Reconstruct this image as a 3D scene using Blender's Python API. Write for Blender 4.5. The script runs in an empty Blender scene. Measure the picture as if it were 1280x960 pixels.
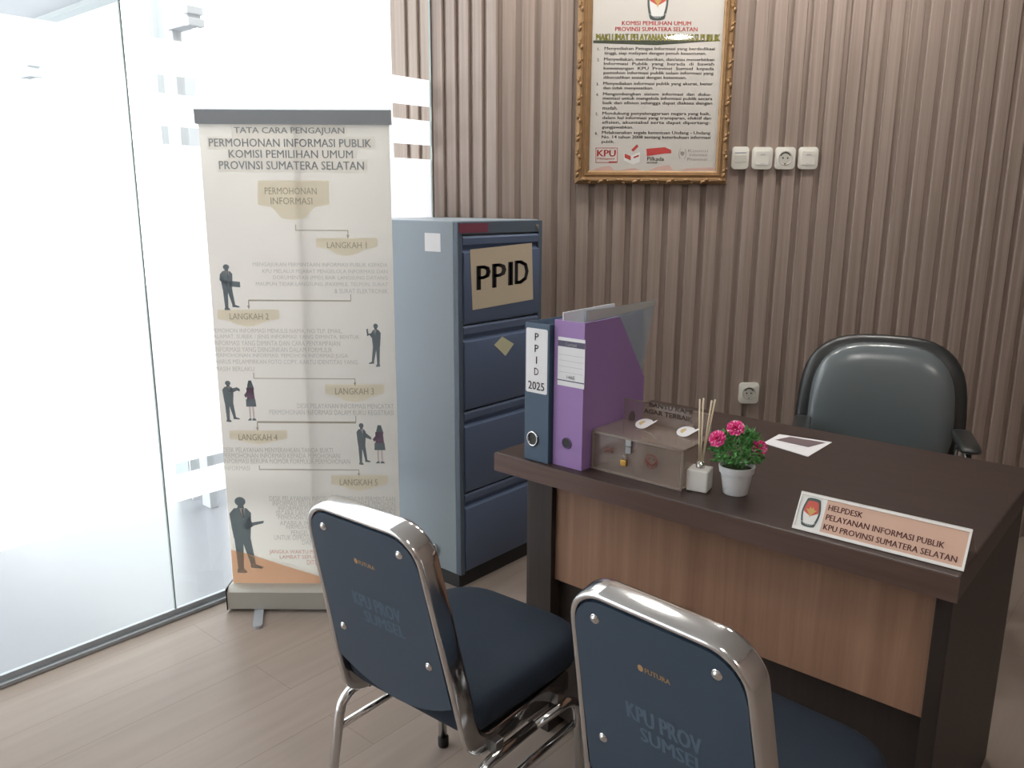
import bpy, bmesh, math, random
from mathutils import Vector, Matrix
random.seed(7)
R = math.radians
PI = math.pi
SC = bpy.context.scene
COL = SC.collection

# ------------------------------------------------------------------ camera
F_PX, YAW, PITCH, ROLL = 1015.86, R(40.876), R(12.611), R(0.273)
CAM = Vector((0, 0, 1.41))
fw = Vector((-math.sin(YAW)*math.cos(PITCH), math.cos(YAW)*math.cos(PITCH), -math.sin(PITCH)))
rt0 = Vector((math.cos(YAW), math.sin(YAW), 0))
up0 = rt0.cross(fw)
rt = math.cos(ROLL)*rt0 + math.sin(ROLL)*up0
up = -math.sin(ROLL)*rt0 + math.cos(ROLL)*up0
cam_d = bpy.data.cameras.new('camera')
cam_d.sensor_width = 36
cam_d.lens = F_PX/1280*36
cam_d.clip_start = 0.02
cam = bpy.data.objects.new('camera', cam_d)
COL.objects.link(cam)
M = Matrix((rt, up, -fw)).transposed().to_4x4()
M.translation = CAM
cam.matrix_world = M
SC.camera = cam

# ------------------------------------------------------------------ world, exposure
W = bpy.data.worlds.new('sky')
SC.world = W
W.use_nodes = True
bgn = W.node_tree.nodes['Background']
bgn.inputs[0].default_value = (0.97, 0.98, 1.0, 1)
bgn.inputs[1].default_value = 4.6
SC.view_settings.view_transform = 'Standard'
SC.view_settings.look = 'None'
SC.view_settings.exposure = 0.0
SC.view_settings.gamma = 1.0
SC.view_settings.use_curve_mapping = False
DOWNLIGHT = 70.0


def ray(px, py):
    return fw + (px-640)/F_PX*rt - (py-480)/F_PX*up


def hit(px, py, n, d):
    n = Vector(n)
    v = ray(px, py)
    return CAM + v*((d - n.dot(CAM))/n.dot(v))


def at_z(px, py, z):
    return hit(px, py, (0, 0, 1), z)


# ------------------------------------------------------------------ materials
def lin(c):
    out = []
    for v in c:
        v /= 255.0
        out.append(v/12.92 if v <= 0.04045 else ((v+0.055)/1.055)**2.4)
    return tuple(out) + (1.0,)


def mat(name, rgb, rough=0.5, metal=0.0, spec=0.5, noise=0.0, nscale=30.0, bump=0.0, coat=0.0):
    m = bpy.data.materials.new(name)
    m.use_nodes = True
    nt = m.node_tree
    b = nt.nodes['Principled BSDF']
    b.inputs['Base Color'].default_value = lin(rgb)
    b.inputs['Roughness'].default_value = rough
    b.inputs['Metallic'].default_value = metal
    b.inputs['Specular IOR Level'].default_value = spec
    b.inputs['Coat Weight'].default_value = coat
    if noise or bump:
        tc = nt.nodes.new('ShaderNodeTexCoord')
        nz = nt.nodes.new('ShaderNodeTexNoise')
        nz.inputs['Scale'].default_value = nscale
        nz.inputs['Detail'].default_value = 4
        nt.links.new(tc.outputs['Object'], nz.inputs['Vector'])
        if noise:
            mr = nt.nodes.new('ShaderNodeMapRange')
            mr.inputs['To Min'].default_value = 1-noise
            mr.inputs['To Max'].default_value = 1+noise
            nt.links.new(nz.outputs['Fac'], mr.inputs['Value'])
            vm = nt.nodes.new('ShaderNodeVectorMath')
            vm.operation = 'SCALE'
            vm.inputs[0].default_value = lin(rgb)[:3]
            nt.links.new(mr.outputs['Result'], vm.inputs['Scale'])
            nt.links.new(vm.outputs['Vector'], b.inputs['Base Color'])
        if bump:
            bp = nt.nodes.new('ShaderNodeBump')
            bp.inputs['Strength'].default_value = bump
            bp.inputs['Distance'].default_value = 0.002
            nt.links.new(nz.outputs['Fac'], bp.inputs['Height'])
            nt.links.new(bp.outputs['Normal'], b.inputs['Normal'])
    return m


def wood(name, c1, c2, stretch=(40, 40, 1.2), rough=0.5, c3=None, spec=0.4):
    """streaky wood: noise stretched along one object axis"""
    m = bpy.data.materials.new(name)
    m.use_nodes = True
    nt = m.node_tree
    b = nt.nodes['Principled BSDF']
    b.inputs['Roughness'].default_value = rough
    b.inputs['Specular IOR Level'].default_value = spec
    tc = nt.nodes.new('ShaderNodeTexCoord')
    mp = nt.nodes.new('ShaderNodeMapping')
    mp.inputs['Scale'].default_value = stretch
    nz = nt.nodes.new('ShaderNodeTexNoise')
    nz.inputs['Scale'].default_value = 1.0
    nz.inputs['Detail'].default_value = 6
    nz.inputs['Roughness'].default_value = 0.62
    nz.inputs['Distortion'].default_value = 0.35
    cr = nt.nodes.new('ShaderNodeValToRGB')
    cr.color_ramp.elements[0].position = 0.3
    cr.color_ramp.elements[0].color = lin(c1)
    cr.color_ramp.elements[1].position = 0.72
    cr.color_ramp.elements[1].color = lin(c2)
    if c3:
        e = cr.color_ramp.elements.new(0.80)
        e.color = lin(c3)
    nt.links.new(tc.outputs['Object'], mp.inputs['Vector'])
    nt.links.new(mp.outputs['Vector'], nz.inputs['Vector'])
    nt.links.new(nz.outputs['Fac'], cr.inputs['Fac'])
    nt.links.new(cr.outputs['Color'], b.inputs['Base Color'])
    return m


def clear(name, tint=(255, 255, 255), gloss=0.06, haze=0.0, rough=0.02, hazecol=(230, 230, 230), fres=True):
    """thin clear sheet: transparent + a little gloss + optional milky scatter"""
    m = bpy.data.materials.new(name)
    m.use_nodes = True
    nt = m.node_tree
    for n in list(nt.nodes):
        nt.nodes.remove(n)
    out = nt.nodes.new('ShaderNodeOutputMaterial')
    tr = nt.nodes.new('ShaderNodeBsdfTransparent')
    tr.inputs[0].default_value = lin(tint)
    gl = nt.nodes.new('ShaderNodeBsdfGlossy')
    gl.inputs['Roughness'].default_value = rough
    mx = nt.nodes.new('ShaderNodeMixShader')
    if fres:
        fr = nt.nodes.new('ShaderNodeFresnel')
        ge = nt.nodes.new('ShaderNodeNewGeometry')
        ir = nt.nodes.new('ShaderNodeMapRange')     # same reflectance from either side of the thin sheet
        ir.inputs['To Min'].default_value = 1.45
        ir.inputs['To Max'].default_value = 1/1.45
        nt.links.new(ge.outputs['Backfacing'], ir.inputs['Value'])
        nt.links.new(ir.outputs['Result'], fr.inputs['IOR'])
        nt.links.new(fr.outputs[0], mx.inputs[0])
    else:
        mx.inputs[0].default_value = gloss
    nt.links.new(tr.outputs[0], mx.inputs[1])
    nt.links.new(gl.outputs[0], mx.inputs[2])
    last = mx
    if haze:
        df = nt.nodes.new('ShaderNodeBsdfDiffuse')
        df.inputs[0].default_value = lin(hazecol)
        mx2 = nt.nodes.new('ShaderNodeMixShader')
        mx2.inputs[0].default_value = haze
        nt.links.new(mx.outputs[0], mx2.inputs[1])
        nt.links.new(df.outputs[0], mx2.inputs[2])
        last = mx2
    nt.links.new(last.outputs[0], out.inputs[0])
    return m


def translucent(name, rgb, amount, rough_mix=0.0):
    m = bpy.data.materials.new(name)
    m.use_nodes = True
    nt = m.node_tree
    for n in list(nt.nodes):
        nt.nodes.remove(n)
    out = nt.nodes.new('ShaderNodeOutputMaterial')
    df = nt.nodes.new('ShaderNodeBsdfDiffuse')
    df.inputs[0].default_value = lin(rgb)
    tl = nt.nodes.new('ShaderNodeBsdfTranslucent')
    tl.inputs[0].default_value = lin(rgb)
    mx = nt.nodes.new('ShaderNodeMixShader')
    mx.inputs[0].default_value = amount
    nt.links.new(df.outputs[0], mx.inputs[1])
    nt.links.new(tl.outputs[0], mx.inputs[2])
    nt.links.new(mx.outputs[0], out.inputs[0])
    return m


def emit(name, rgb, s):
    m = bpy.data.materials.new(name)
    m.use_nodes = True
    b = m.node_tree.nodes['Principled BSDF']
    b.inputs['Base Color'].default_value = lin(rgb)
    b.inputs['Emission Color'].default_value = lin(rgb)
    b.inputs['Emission Strength'].default_value = s
    return m


def floor_mat():
    m = bpy.data.materials.new('laminate_floor')
    m.use_nodes = True
    nt = m.node_tree
    b = nt.nodes['Principled BSDF']
    tc = nt.nodes.new('ShaderNodeTexCoord')
    mp = nt.nodes.new('ShaderNodeMapping')
    mp.inputs['Rotation'].default_value = (0, 0, R(90))
    br = nt.nodes.new('ShaderNodeTexBrick')
    br.offset = 0.37
    br.inputs['Scale'].default_value = 1.0
    br.inputs['Brick Width'].default_value = 1.2
    br.inputs['Row Height'].default_value = 0.19
    br.inputs['Mortar Size'].default_value = 0.0016
    br.inputs['Mortar Smooth'].default_value = 0.2
    br.inputs['Color1'].default_value = lin((150, 137, 128))
    br.inputs['Color2'].default_value = lin((145, 132, 122))
    br.inputs['Mortar'].default_value = lin((132, 118, 109))
    mp2 = nt.nodes.new('ShaderNodeMapping')
    mp2.inputs['Scale'].default_value = (22, 1.6, 1)
    nz = nt.nodes.new('ShaderNodeTexNoise')
    nz.inputs['Scale'].default_value = 1.0
    nz.inputs['Detail'].default_value = 6
    nz.inputs['Distortion'].default_value = 0.6
    mr = nt.nodes.new('ShaderNodeMapRange')
    mr.inputs['From Min'].default_value = 0.25
    mr.inputs['From Max'].default_value = 0.75
    mr.inputs['To Min'].default_value = 0.90
    mr.inputs['To Max'].default_value = 1.08
    vm = nt.nodes.new('ShaderNodeVectorMath')
    vm.operation = 'SCALE'
    L = nt.links.new
    L(tc.outputs['Object'], mp.inputs['Vector'])
    L(mp.outputs['Vector'], br.inputs['Vector'])
    L(tc.outputs['Object'], mp2.inputs['Vector'])
    L(mp2.outputs['Vector'], nz.inputs['Vector'])
    L(nz.outputs['Fac'], mr.inputs['Value'])
    L(br.outputs['Color'], vm.inputs[0])
    L(mr.outputs['Result'], vm.inputs['Scale'])
    L(vm.outputs['Vector'], b.inputs['Base Color'])
    b.inputs['Roughness'].default_value = 0.36
    b.inputs['Specular IOR Level'].default_value = 0.4
    return m


M_FLOOR = floor_mat()
M_SLAT = wood('slat_wood', (138, 122, 112), (170, 154, 144), (60, 60, 1.0), 0.55)
M_DARKWOOD = wood('dark_wenge', (52, 40, 36), (66, 51, 46), (6, 60, 60), 0.4)
M_DARKLEG = wood('dark_wenge_upright', (44, 37, 34), (55, 46, 42), (60, 60, 3), 0.5)
M_LITEDGE = wood('dark_wenge_lit_edge', (84, 64, 57), (100, 78, 70), (3, 60, 60), 0.45)  # desk wood made paler, window light on the front edge put into the colour
M_WALNUT = wood('walnut_panel', (136, 102, 82), (164, 128, 104), (34, 34, 1.1), 0.5, c3=(188, 152, 126))
M_WHITE = mat('white_paint', (232, 230, 226), 0.6)
M_CEIL = mat('ceiling_paint', (235, 234, 230), 0.8)
M_WALLP = mat('plain_wall_paint', (205, 200, 194), 0.8)
M_OUTFLOOR = mat('grey_outdoor_tile', (134, 136, 141), 0.25)
M_OUTCEIL = mat('white_soffit', (216, 219, 221), 0.8)
M_PILLAR = mat('grey_pillar', (200, 203, 207), 0.7)
M_GLASS = clear('window_glass', (250, 254, 252))
M_GLASSEDGE = mat('green_glass_edge', (150, 164, 162), 0.2)
M_FILM = translucent('frosted_film', (240, 236, 240), 0.82)
M_ALU = mat('brushed_aluminium', (170, 172, 172), 0.35, 1.0)
M_ALUP = mat('satin_aluminium_rail', (168, 174, 180), 0.4, 0.3)
M_CHROME = mat('chrome', (215, 215, 215), 0.12, 1.0)
M_STEEL = mat('steel', (150, 150, 150), 0.3, 1.0)
M_BLACK = mat('black_plastic', (28, 28, 28), 0.45)
M_BANNER = translucent('banner_fabric', (242, 240, 235), 0.68)
M_BPANEL = translucent('banner_white_panel', (252, 250, 247), 0.68)
M_BADGE = translucent('banner_cream_badge', (246, 240, 224), 0.66)
M_BORANGE = translucent('banner_orange', (244, 206, 178), 0.55)
M_BGREYTXT = translucent('banner_grey_ink', (176, 182, 188), 0.58)
M_BMIDTXT = translucent('banner_brown_ink', (196, 190, 178), 0.58)
M_BSMALL = translucent('banner_small_ink', (212, 211, 208), 0.64)
M_BRED = translucent('banner_red_ink', (224, 176, 168), 0.40)
M_BFIG = translucent('banner_figure_ink', (134, 145, 152), 0.5)
M_BFIGP = translucent('banner_figure_plum', (140, 122, 140), 0.45)
M_BFIGC = translucent('banner_figure_pale', (222, 214, 212), 0.40)
M_CABSIDE = mat('cabinet_grey_enamel', (140, 152, 160), 0.4)
M_CABFRAME = mat('cabinet_slate_enamel', (84, 98, 112), 0.4)
M_CABBLUE = mat('cabinet_blue_enamel', (92, 108, 136), 0.42)
M_PLINTH = mat('plinth_black', (40, 40, 42), 0.6)
M_PAPERTAN = mat('tan_paper', (196, 184, 160), 0.8)
M_PAPER = mat('white_paper', (228, 228, 230), 0.7)
M_STICKY = mat('pale_yellow_note', (206, 204, 172), 0.8)
M_INK = mat('dark_ink', (44, 42, 46), 0.7)
M_REDTAPE = mat('faded_red_tape', (120, 60, 78), 0.6)
M_NAVYBINDER = mat('navy_binder_board', (66, 86, 106), 0.5)
M_PURPLE = mat('purple_board', (152, 120, 176), 0.5)
M_LABELDARK = mat('label_grey_band', (86, 82, 106), 0.6)
M_LINEGREY = mat('label_rule', (190, 190, 196), 0.7)
M_ACRYL = clear('clear_acrylic', (250, 247, 245), haze=0.16, hazecol=(196, 182, 172))
M_ACREDGE = mat('acrylic_edge', (140, 128, 120), 0.25)
M_FOLDER = clear('clear_plastic_folder', (225, 230, 235), haze=0.30, hazecol=(215, 222, 230))
M_PAPERBLUE = mat('pale_blue_sheet', (176, 188, 206), 0.7)
M_REDPRINT = mat('red_print', (120, 48, 44), 0.6)
M_BRASS = mat('brass', (190, 150, 80), 0.25, 1.0)
M_TAN = mat('tan_print', (206, 180, 130), 0.6)
M_CERAMIC = mat('white_ceramic', (225, 224, 220), 0.25)
M_REED = mat('reed_stick', (222, 206, 180), 0.7)
M_POT = mat('white_plastic_pot', (222, 224, 226), 0.35)
M_SOIL = mat('dark_moss', (44, 52, 30), 0.9)
M_LEAF = mat('fern_leaf', (96, 158, 88), 0.55, noise=0.35, nscale=60)
M_PINK = mat('pink_petal', (236, 70, 150), 0.55)
M_PINKW = mat('petal_white_edge', (246, 196, 220), 0.55)
M_CARDTAN = mat('peach_card', (206, 170, 150), 0.5)
M_GOLD = mat('antique_gold', (154, 122, 86), 0.42, 0.4, noise=0.25, nscale=40)
M_POSTER = mat('poster_paper', (208, 204, 197), 0.6)
M_PTEXT = mat('poster_text', (72, 72, 66), 0.7)
M_PRED = mat('poster_red', (200, 70, 66), 0.7)
M_PGREEN = mat('poster_dark_green', (66, 72, 58), 0.7)
M_PYEL = mat('poster_yellow', (190, 184, 70), 0.7)
M_PPINK = mat('poster_pink', (212, 178, 168), 0.7)
M_EMB_DK = mat('emblem_dark', (72, 84, 82), 0.6)
M_EMB_RED = mat('emblem_red', (196, 88, 74), 0.6)
M_EMB_GOLD = mat('emblem_gold', (200, 160, 96), 0.6)
M_EMB_W = mat('emblem_white', (224, 224, 220), 0.6)
M_PLATE = mat('ivory_switch_plastic', (226, 224, 214), 0.35)
M_PLATEIN = mat('ivory_shadow_plastic', (196, 194, 184), 0.4)
M_HOLE = mat('socket_dark', (50, 50, 50), 0.6)
M_VINYL = mat('blue_vinyl', (58, 76, 94), 0.42)
M_FABRIC = mat('blue_upholstery', (28, 40, 54), 0.9, noise=0.12, nscale=220, bump=0.25)
M_STENCIL = mat('worn_stencil_paint', (92, 112, 130), 0.8)
M_GOLDTXT = mat('gold_lettering', (186, 148, 104), 0.5)
M_RUBBER = mat('black_rubber', (30, 29, 28), 0.7)
M_LEATHER = mat('black_leather', (40, 42, 42), 0.32, 0, 0.6)
M_LEATHERSHEEN = mat('black_leather_sheen', (98, 106, 108), 0.22, 0, 0.8)  # black leather with the window's reflection put into a paler base colour
M_LAMP = emit('lamp_diffuser', (255, 250, 244), DOWNLIGHT)
M_PHOTO = mat('photo_print', (120, 104, 106), 0.4)


# ------------------------------------------------------------------ mesh helpers
def bm_new():
    return bmesh.new()


def box(bm, x0, x1, y0, y1, z0, z1, bev=0.0, seg=2, mi=0):
    vs = [bm.verts.new((x, y, z)) for z in (z0, z1) for y in (y0, y1) for x in (x0, x1)]
    q = [(0, 2, 3, 1), (4, 5, 7, 6), (0, 1, 5, 4), (2, 6, 7, 3), (0, 4, 6, 2), (1, 3, 7, 5)]
    fs = [bm.faces.new([vs[i] for i in f]) for f in q]
    for f in fs:
        f.material_index = mi
    if bev:
        es = set()
        for f in fs:
            es.update(f.edges)
        bmesh.ops.bevel(bm, geom=list(es), offset=bev, segments=seg, profile=0.6, affect='EDGES', clamp_overlap=True, material=mi)
    return bm


def prism(bm, poly, mapf, w0, w1, mi=0, bev=0.0):
    """poly of (u,v); mapf(u,v,w)->xyz; extruded from w0 to w1"""
    a = [bm.verts.new(mapf(u, v, w0)) for u, v in poly]
    b = [bm.verts.new(mapf(u, v, w1)) for u, v in poly]
    n = len(poly)
    fs = [bm.faces.new(a), bm.faces.new(list(reversed(b)))]
    for i in range(n):
        fs.append(bm.faces.new([a[i], b[i], b[(i+1) % n], a[(i+1) % n]]))
    for f in fs:
        f.material_index = mi
    if bev:
        es = set(fs[0].edges) | set(fs[1].edges)
        bmesh.ops.bevel(bm, geom=list(es), offset=bev, segments=2, profile=0.6, affect='EDGES', clamp_overlap=True, material=mi)
    return bm


def sheet(bm, poly, mapf, w=0.0, mi=0):
    f = bm.faces.new([bm.verts.new(mapf(u, v, w)) for u, v in poly])
    f.material_index = mi
    return bm


def front(u, v, w):      # local plane facing -y
    return Vector((u, -w, v))


def ellipse(cx, cy, rx, ry, n=20, a0=0.0, a1=2*PI):
    full = abs(a1-a0-2*PI) < 1e-6
    k = n if full else n+1
    return [(cx+rx*math.cos(a0+(a1-a0)*i/n), cy+ry*math.sin(a0+(a1-a0)*i/n)) for i in range(k)]


def rrect(x0, x1, y0, y1, r, n=5):
    if not isinstance(r, (tuple, list)):
        r = (r,)*4
    p = []
    for (cx, cy, a, rr) in ((x1-r[0], y0+r[0], -PI/2, r[0]), (x1-r[1], y1-r[1], 0, r[1]), (x0+r[2], y1-r[2], PI/2, r[2]), (x0+r[3], y0+r[3], PI, r[3])):
        for i in range(n+1):
            t = a+PI/2*i/n
            p.append((cx+rr*math.cos(t), cy+rr*math.sin(t)))
    return p


def lathe(bm, prof, cx=0, cy=0, n=24, mi=0, cap=True):
    rings = []
    for r, z in prof:
        rings.append([bm.verts.new((cx+r*math.cos(2*PI*i/n), cy+r*math.sin(2*PI*i/n), z)) for i in range(n)])
    for a, b in zip(rings, rings[1:]):
        for i in range(n):
            f = bm.faces.new([a[i], a[(i+1) % n], b[(i+1) % n], b[i]])
            f.material_index = mi
            f.smooth = True
    if cap:
        bm.faces.new(list(reversed(rings[0]))).material_index = mi
        bm.faces.new(rings[-1]).material_index = mi
    return bm


def fillet(pts, r, n=6):
    pts = [Vector(p) for p in pts]
    out = [pts[0]]
    for i in range(1, len(pts)-1):
        a, b, c = pts[i-1], pts[i], pts[i+1]
        rr = r[i-1] if isinstance(r, (list, tuple)) else r
        d1, d2 = (a-b), (c-b)
        l1, l2 = d1.length, d2.length
        d1.normalize()
        d2.normalize()
        ang = d1.angle(d2)
        if ang > PI-0.02 or rr <= 0:
            out.append(b)
            continue
        t = min(rr/math.tan(ang/2), l1*0.49, l2*0.49)
        rad = t*math.tan(ang/2)
        cen = b+(d1+d2).normalized()*(rad/math.sin(ang/2))
        p0, p1 = b+d1*t, b+d2*t
        v0, v1 = p0-cen, p1-cen
        tot = v0.angle(v1)
        for k in range(n+1):
            s = k/n
            q = (v0*math.sin((1-s)*tot)+v1*math.sin(s*tot))/math.sin(tot)
            out.append(cen+q)
    out.append(pts[-1])
    return out


def circ(r, n=10):
    return [(r*math.cos(2*PI*i/n), r*math.sin(2*PI*i/n)) for i in range(n)]


def sweep(bm, pts, sec, a0=None, cap=True, closed=False, mi=0, smooth=True):
    pts = [Vector(p) for p in pts]
    n = len(pts)
    tang = []
    for i in range(n):
        if closed:
            t = pts[(i+1) % n]-pts[i-1]
        else:
            t = pts[min(i+1, n-1)]-pts[max(i-1, 0)]
        tang.append(t.normalized())
    if a0 is None:
        a0 = Vector((0, 0, 1)) if abs(tang[0].z) < 0.9 else Vector((1, 0, 0))
    a = Vector(a0)
    a = (a-tang[0]*a.dot(tang[0])).normalized()
    rings = []
    for i in range(n):
        if i:
            ax = tang[i-1].cross(tang[i])
            if ax.length > 1e-8:
                a = Matrix.Rotation(tang[i-1].angle(tang[i]), 3, ax.normalized()) @ a
            a = (a-tang[i]*a.dot(tang[i])).normalized()
        b = tang[i].cross(a)
        rings.append([bm.verts.new(pts[i]+a*u+b*v) for u, v in sec])
    m = len(sec)
    pairs = list(zip(rings, rings[1:]))
    if closed:
        pairs.append((rings[-1], rings[0]))
    for p, q in pairs:
        for i in range(m):
            f = bm.faces.new([p[i], p[(i+1) % m], q[(i+1) % m], q[i]])
            f.smooth = smooth
            f.material_index = mi
    if cap and not closed:
        bm.faces.new(list(reversed(rings[0]))).material_index = mi
        bm.faces.new(rings[-1]).material_index = mi
    return bm


def tube(bm, pts, r, fr=0.0, n=10, mi=0):
    return sweep(bm, fillet(pts, fr) if fr else pts, circ(r, n), mi=mi)


def pillow(bm, outline, mapf, df, db, prof=(0, .3, .55, .75, .88, .95, .985, 1.0), pw=4.0, mi=0):
    cu = sum(p[0] for p in outline)/len(outline)
    cv = sum(p[1] for p in outline)/len(outline)
    n = len(outline)

    def ring(s, w):
        return [bm.verts.new(mapf(cu+(u-cu)*s, cv+(v-cv)*s, w)) for u, v in outline]
    edge = ring(1.0, 0.0)
    for sgn, d in ((1, df), (-1, db)):
        c = bm.verts.new(mapf(cu, cv, sgn*d))
        prev = None
        for s in prof[1:]:
            cur = edge if s >= 1 else ring(s, sgn*d*math.sqrt(max(0, 1-s**pw)))
            for i in range(n):
                j = (i+1) % n
                if prev is None:
                    f = bm.faces.new([c, cur[i], cur[j]] if sgn > 0 else [c, cur[j], cur[i]])
                else:
                    f = bm.faces.new([prev[i], cur[i], cur[j], prev[j]] if sgn > 0 else [prev[j], cur[j], cur[i], prev[i]])
                f.smooth = True
                f.material_index = mi
            prev = cur
    return bm


def obj(name, bm, mats, parent=None, smooth=None, fix=True):
    if fix:
        bmesh.ops.recalc_face_normals(bm, faces=bm.faces)
    me = bpy.data.meshes.new(name)
    bm.to_mesh(me)
    bm.free()
    for m in (mats if isinstance(mats, (list, tuple)) else [mats]):
        me.materials.append(m)
    if smooth is not None:
        me.polygons.foreach_set('use_smooth', [True]*len(me.polygons))
        try:
            me.set_sharp_from_angle(angle=R(smooth))
        except Exception:
            pass
    o = bpy.data.objects.new(name, me)
    COL.objects.link(o)
    if parent:
        o.parent = parent
    return o


def tag(o, label, cat, group=None, kind=None):
    o['label'] = label
    o['category'] = cat
    if group:
        o['group'] = group
    if kind:
        o['kind'] = kind
    return o


def thing(name, label, cat, loc=(0, 0, 0), rz=0.0, group=None):
    o = bpy.data.objects.new(name, None)
    o.empty_display_size = 0.05
    COL.objects.link(o)
    o.location = loc
    o.rotation_euler = (0, 0, rz)
    return tag(o, label, cat, group)


def struct(o):
    o['kind'] = 'structure'
    return o


def dup(root, loc, rz, label):
    r = root.copy()
    COL.objects.link(r)
    r.location = loc
    r.rotation_euler = (0, 0, rz)
    r['label'] = label
    for ch in list(root.children):
        c = ch.copy()
        COL.objects.link(c)
        c.parent = r
        for g in list(ch.children):
            d = g.copy()
            COL.objects.link(d)
            d.parent = c
    return r


_glyph = {}


def text_mesh(s, bold):
    key = (s, bold)
    if key not in _glyph:
        cu = bpy.data.curves.new('t', 'FONT')
        cu.body = s
        cu.resolution_u = 2
        cu.offset = bold
        o = bpy.data.objects.new('t', cu)
        COL.objects.link(o)
        dg = bpy.context.evaluated_depsgraph_get()
        me = bpy.data.meshes.new_from_object(o.evaluated_get(dg))
        vs = [(v.co.x, v.co.y) for v in me.vertices]
        fs = [tuple(p.vertices) for p in me.polygons]
        bpy.data.objects.remove(o)
        bpy.data.curves.remove(cu)
        bpy.data.meshes.remove(me)
        _glyph[key] = (vs, fs)
    return _glyph[key]


def put_text(bm, s, u0, u1, v0, v1, mapf, w=0.0, bold=0.0, mi=0):
    """fit the string into the rectangle u0..u1, v0..v1 of the plane mapf"""
    if bold:          # heavier strokes: the same word printed again a hair to either side
        d = bold*1.4*(v1-v0)
        for k in (-1, 1):
            put_text(bm, s, u0+k*d, u1+k*d, v0, v1, mapf, w, 0.0, mi)
        return
    vs, fs = text_mesh(s, 0.0)
    if not vs:
        return
    xa, xb = min(v[0] for v in vs), max(v[0] for v in vs)
    ya, yb = min(v[1] for v in vs), max(v[1] for v in vs)
    sx = (u1-u0)/max(1e-6, xb-xa)
    sy = (v1-v0)/max(1e-6, yb-ya)
    bv = [bm.verts.new(mapf(u0+(x-xa)*sx, v0+(y-ya)*sy, w)) for x, y in vs]
    for f in fs:
        try:
            bm.faces.new([bv[i] for i in f]).material_index = mi
        except ValueError:
            pass


class Face:
    """upright plane of a thing: local x along it, local z up, facing local -y (at local y = y0)"""

    def __init__(s, loc, rz, y0=0.0):
        s.loc = Vector(loc)
        s.ux = Vector((math.cos(rz), math.sin(rz), 0))
        s.n = Vector((math.sin(rz), -math.cos(rz), 0))
        s.p = s.loc-s.n*y0
        s.y0 = y0

    def uv(s, px, py):
        P = hit(px, py, s.n, s.n.dot(s.p))
        return ((P-s.loc).dot(s.ux), P.z-s.loc.z)

    def mapf(s, u, v, w):
        return Vector((u, s.y0-w, v))

    def poly(s, pts):
        return [s.uv(*p) for p in pts]

    def text(s, bm, t, x0, x1, y0, y1, w=0.001, bold=0.0, mi=0):
        (ua, va), (ub, vb) = s.uv(x0, y1), s.uv(x1, y0)
        put_text(bm, t, ua, ub, va, vb, s.mapf, w, bold, mi)


# ================================================================== ROOM
GX = -2.56            # plane of the glass wall
WY = 2.45             # face of the slatted return wall
CX = -2.209           # outside corner of the slatted walls
ws = Vector((math.cos(YAW), math.sin(YAW), 0))
wn = Vector((-math.sin(YAW), math.cos(YAW), 0))
CEIL = 2.8

bm = bm_new()
box(bm, GX-0.02, 3.2, -3.6, 6.6, -0.1, 0)
struct(obj('floor', bm, M_FLOOR))
bm = bm_new()
box(bm, GX-0.02, 3.2, -3.6, 6.6, CEIL, CEIL+0.1)
struct(obj('ceiling', bm, M_CEIL))
bm = bm_new()
box(bm, 1.75, 1.85, -3.6, 6.6, 0, CEIL)
struct(obj('wall_right', bm, M_SLAT))
bm = bm_new()
box(bm, GX, 1.74, -3.6, -3.5, 0, CEIL)
struct(obj('wall_rear', bm, M_WALLP))

PER, SW, SD = 0.0735, 0.050, 0.014


def slats(bm, x0, x1, s_end):
    box(bm, x0, x1, SD, SD+0.06, 0, CEIL)
    x = s_end
    while x-SW > x0:
        box(bm, x-SW, x, 0, SD, 0, CEIL-0.001, 0.002, 1)
        x -= PER


bm = bm_new()
slats(bm, 0.0, 0.62, 0.62)
o = struct(obj('wall_left', bm, M_SLAT))
o.location = (CX-0.62, WY, 0)
bm = bm_new()
LEN = 5.0
slats(bm, 0.0, LEN, 0.024+PER*67+SW)
o = struct(obj('wall_back', bm, M_SLAT))
o.location = (CX, WY, 0)
o.rotation_euler = (0, 0, YAW)
o['label'] = 'brown wood slatted wall'

# glass wall: three panes with frosted film bands
SEAM = 1.185
panes = [(SEAM+0.0008, WY-0.012), (-0.02, SEAM-0.0008), (-3.45, -0.026)]
bands = [(0.411, 0.507), (0.545, 1.582), (1.638, 1.735), (1.79, 1.895)]
for i, (ya, yb) in enumerate(panes):
    bm = bm_new()
    for x in (GX,):
        sheet(bm, [(ya, 0.012), (yb, 0.012), (yb, CEIL), (ya, CEIL)], lambda u, v, w: Vector((x, u, v)))
    o = struct(obj('window_%d' % (i+1), bm, M_GLASS))
    bm = bm_new()
    for (za, zb) in bands:
        sheet(bm, [(ya+0.006, za), (yb-0.004, za), (yb-0.004, zb), (ya+0.006, zb)], lambda u, v, w: Vector((GX-0.003, u, v)))
    obj('frosted_film', bm, M_FILM, o)
    bm = bm_new()
    box(bm, GX-0.005, GX+0.005, ya, ya+0.0012, 0.012, CEIL)
    box(bm, GX-0.005, GX+0.005, yb-0.0012, yb, 0.012, CEIL)
    obj('glass_edge', bm, M_GLASSEDGE, o)
bm = bm_new()
box(bm, GX-0.022, GX+0.022, -3.45, WY-0.006, 0.0005, 0.014, 0.002)
box(bm, GX-0.007, GX+0.007, -3.45, WY-0.006, 0.014, 0.034)
struct(obj('trim_1', bm, [M_ALUP]))

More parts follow.
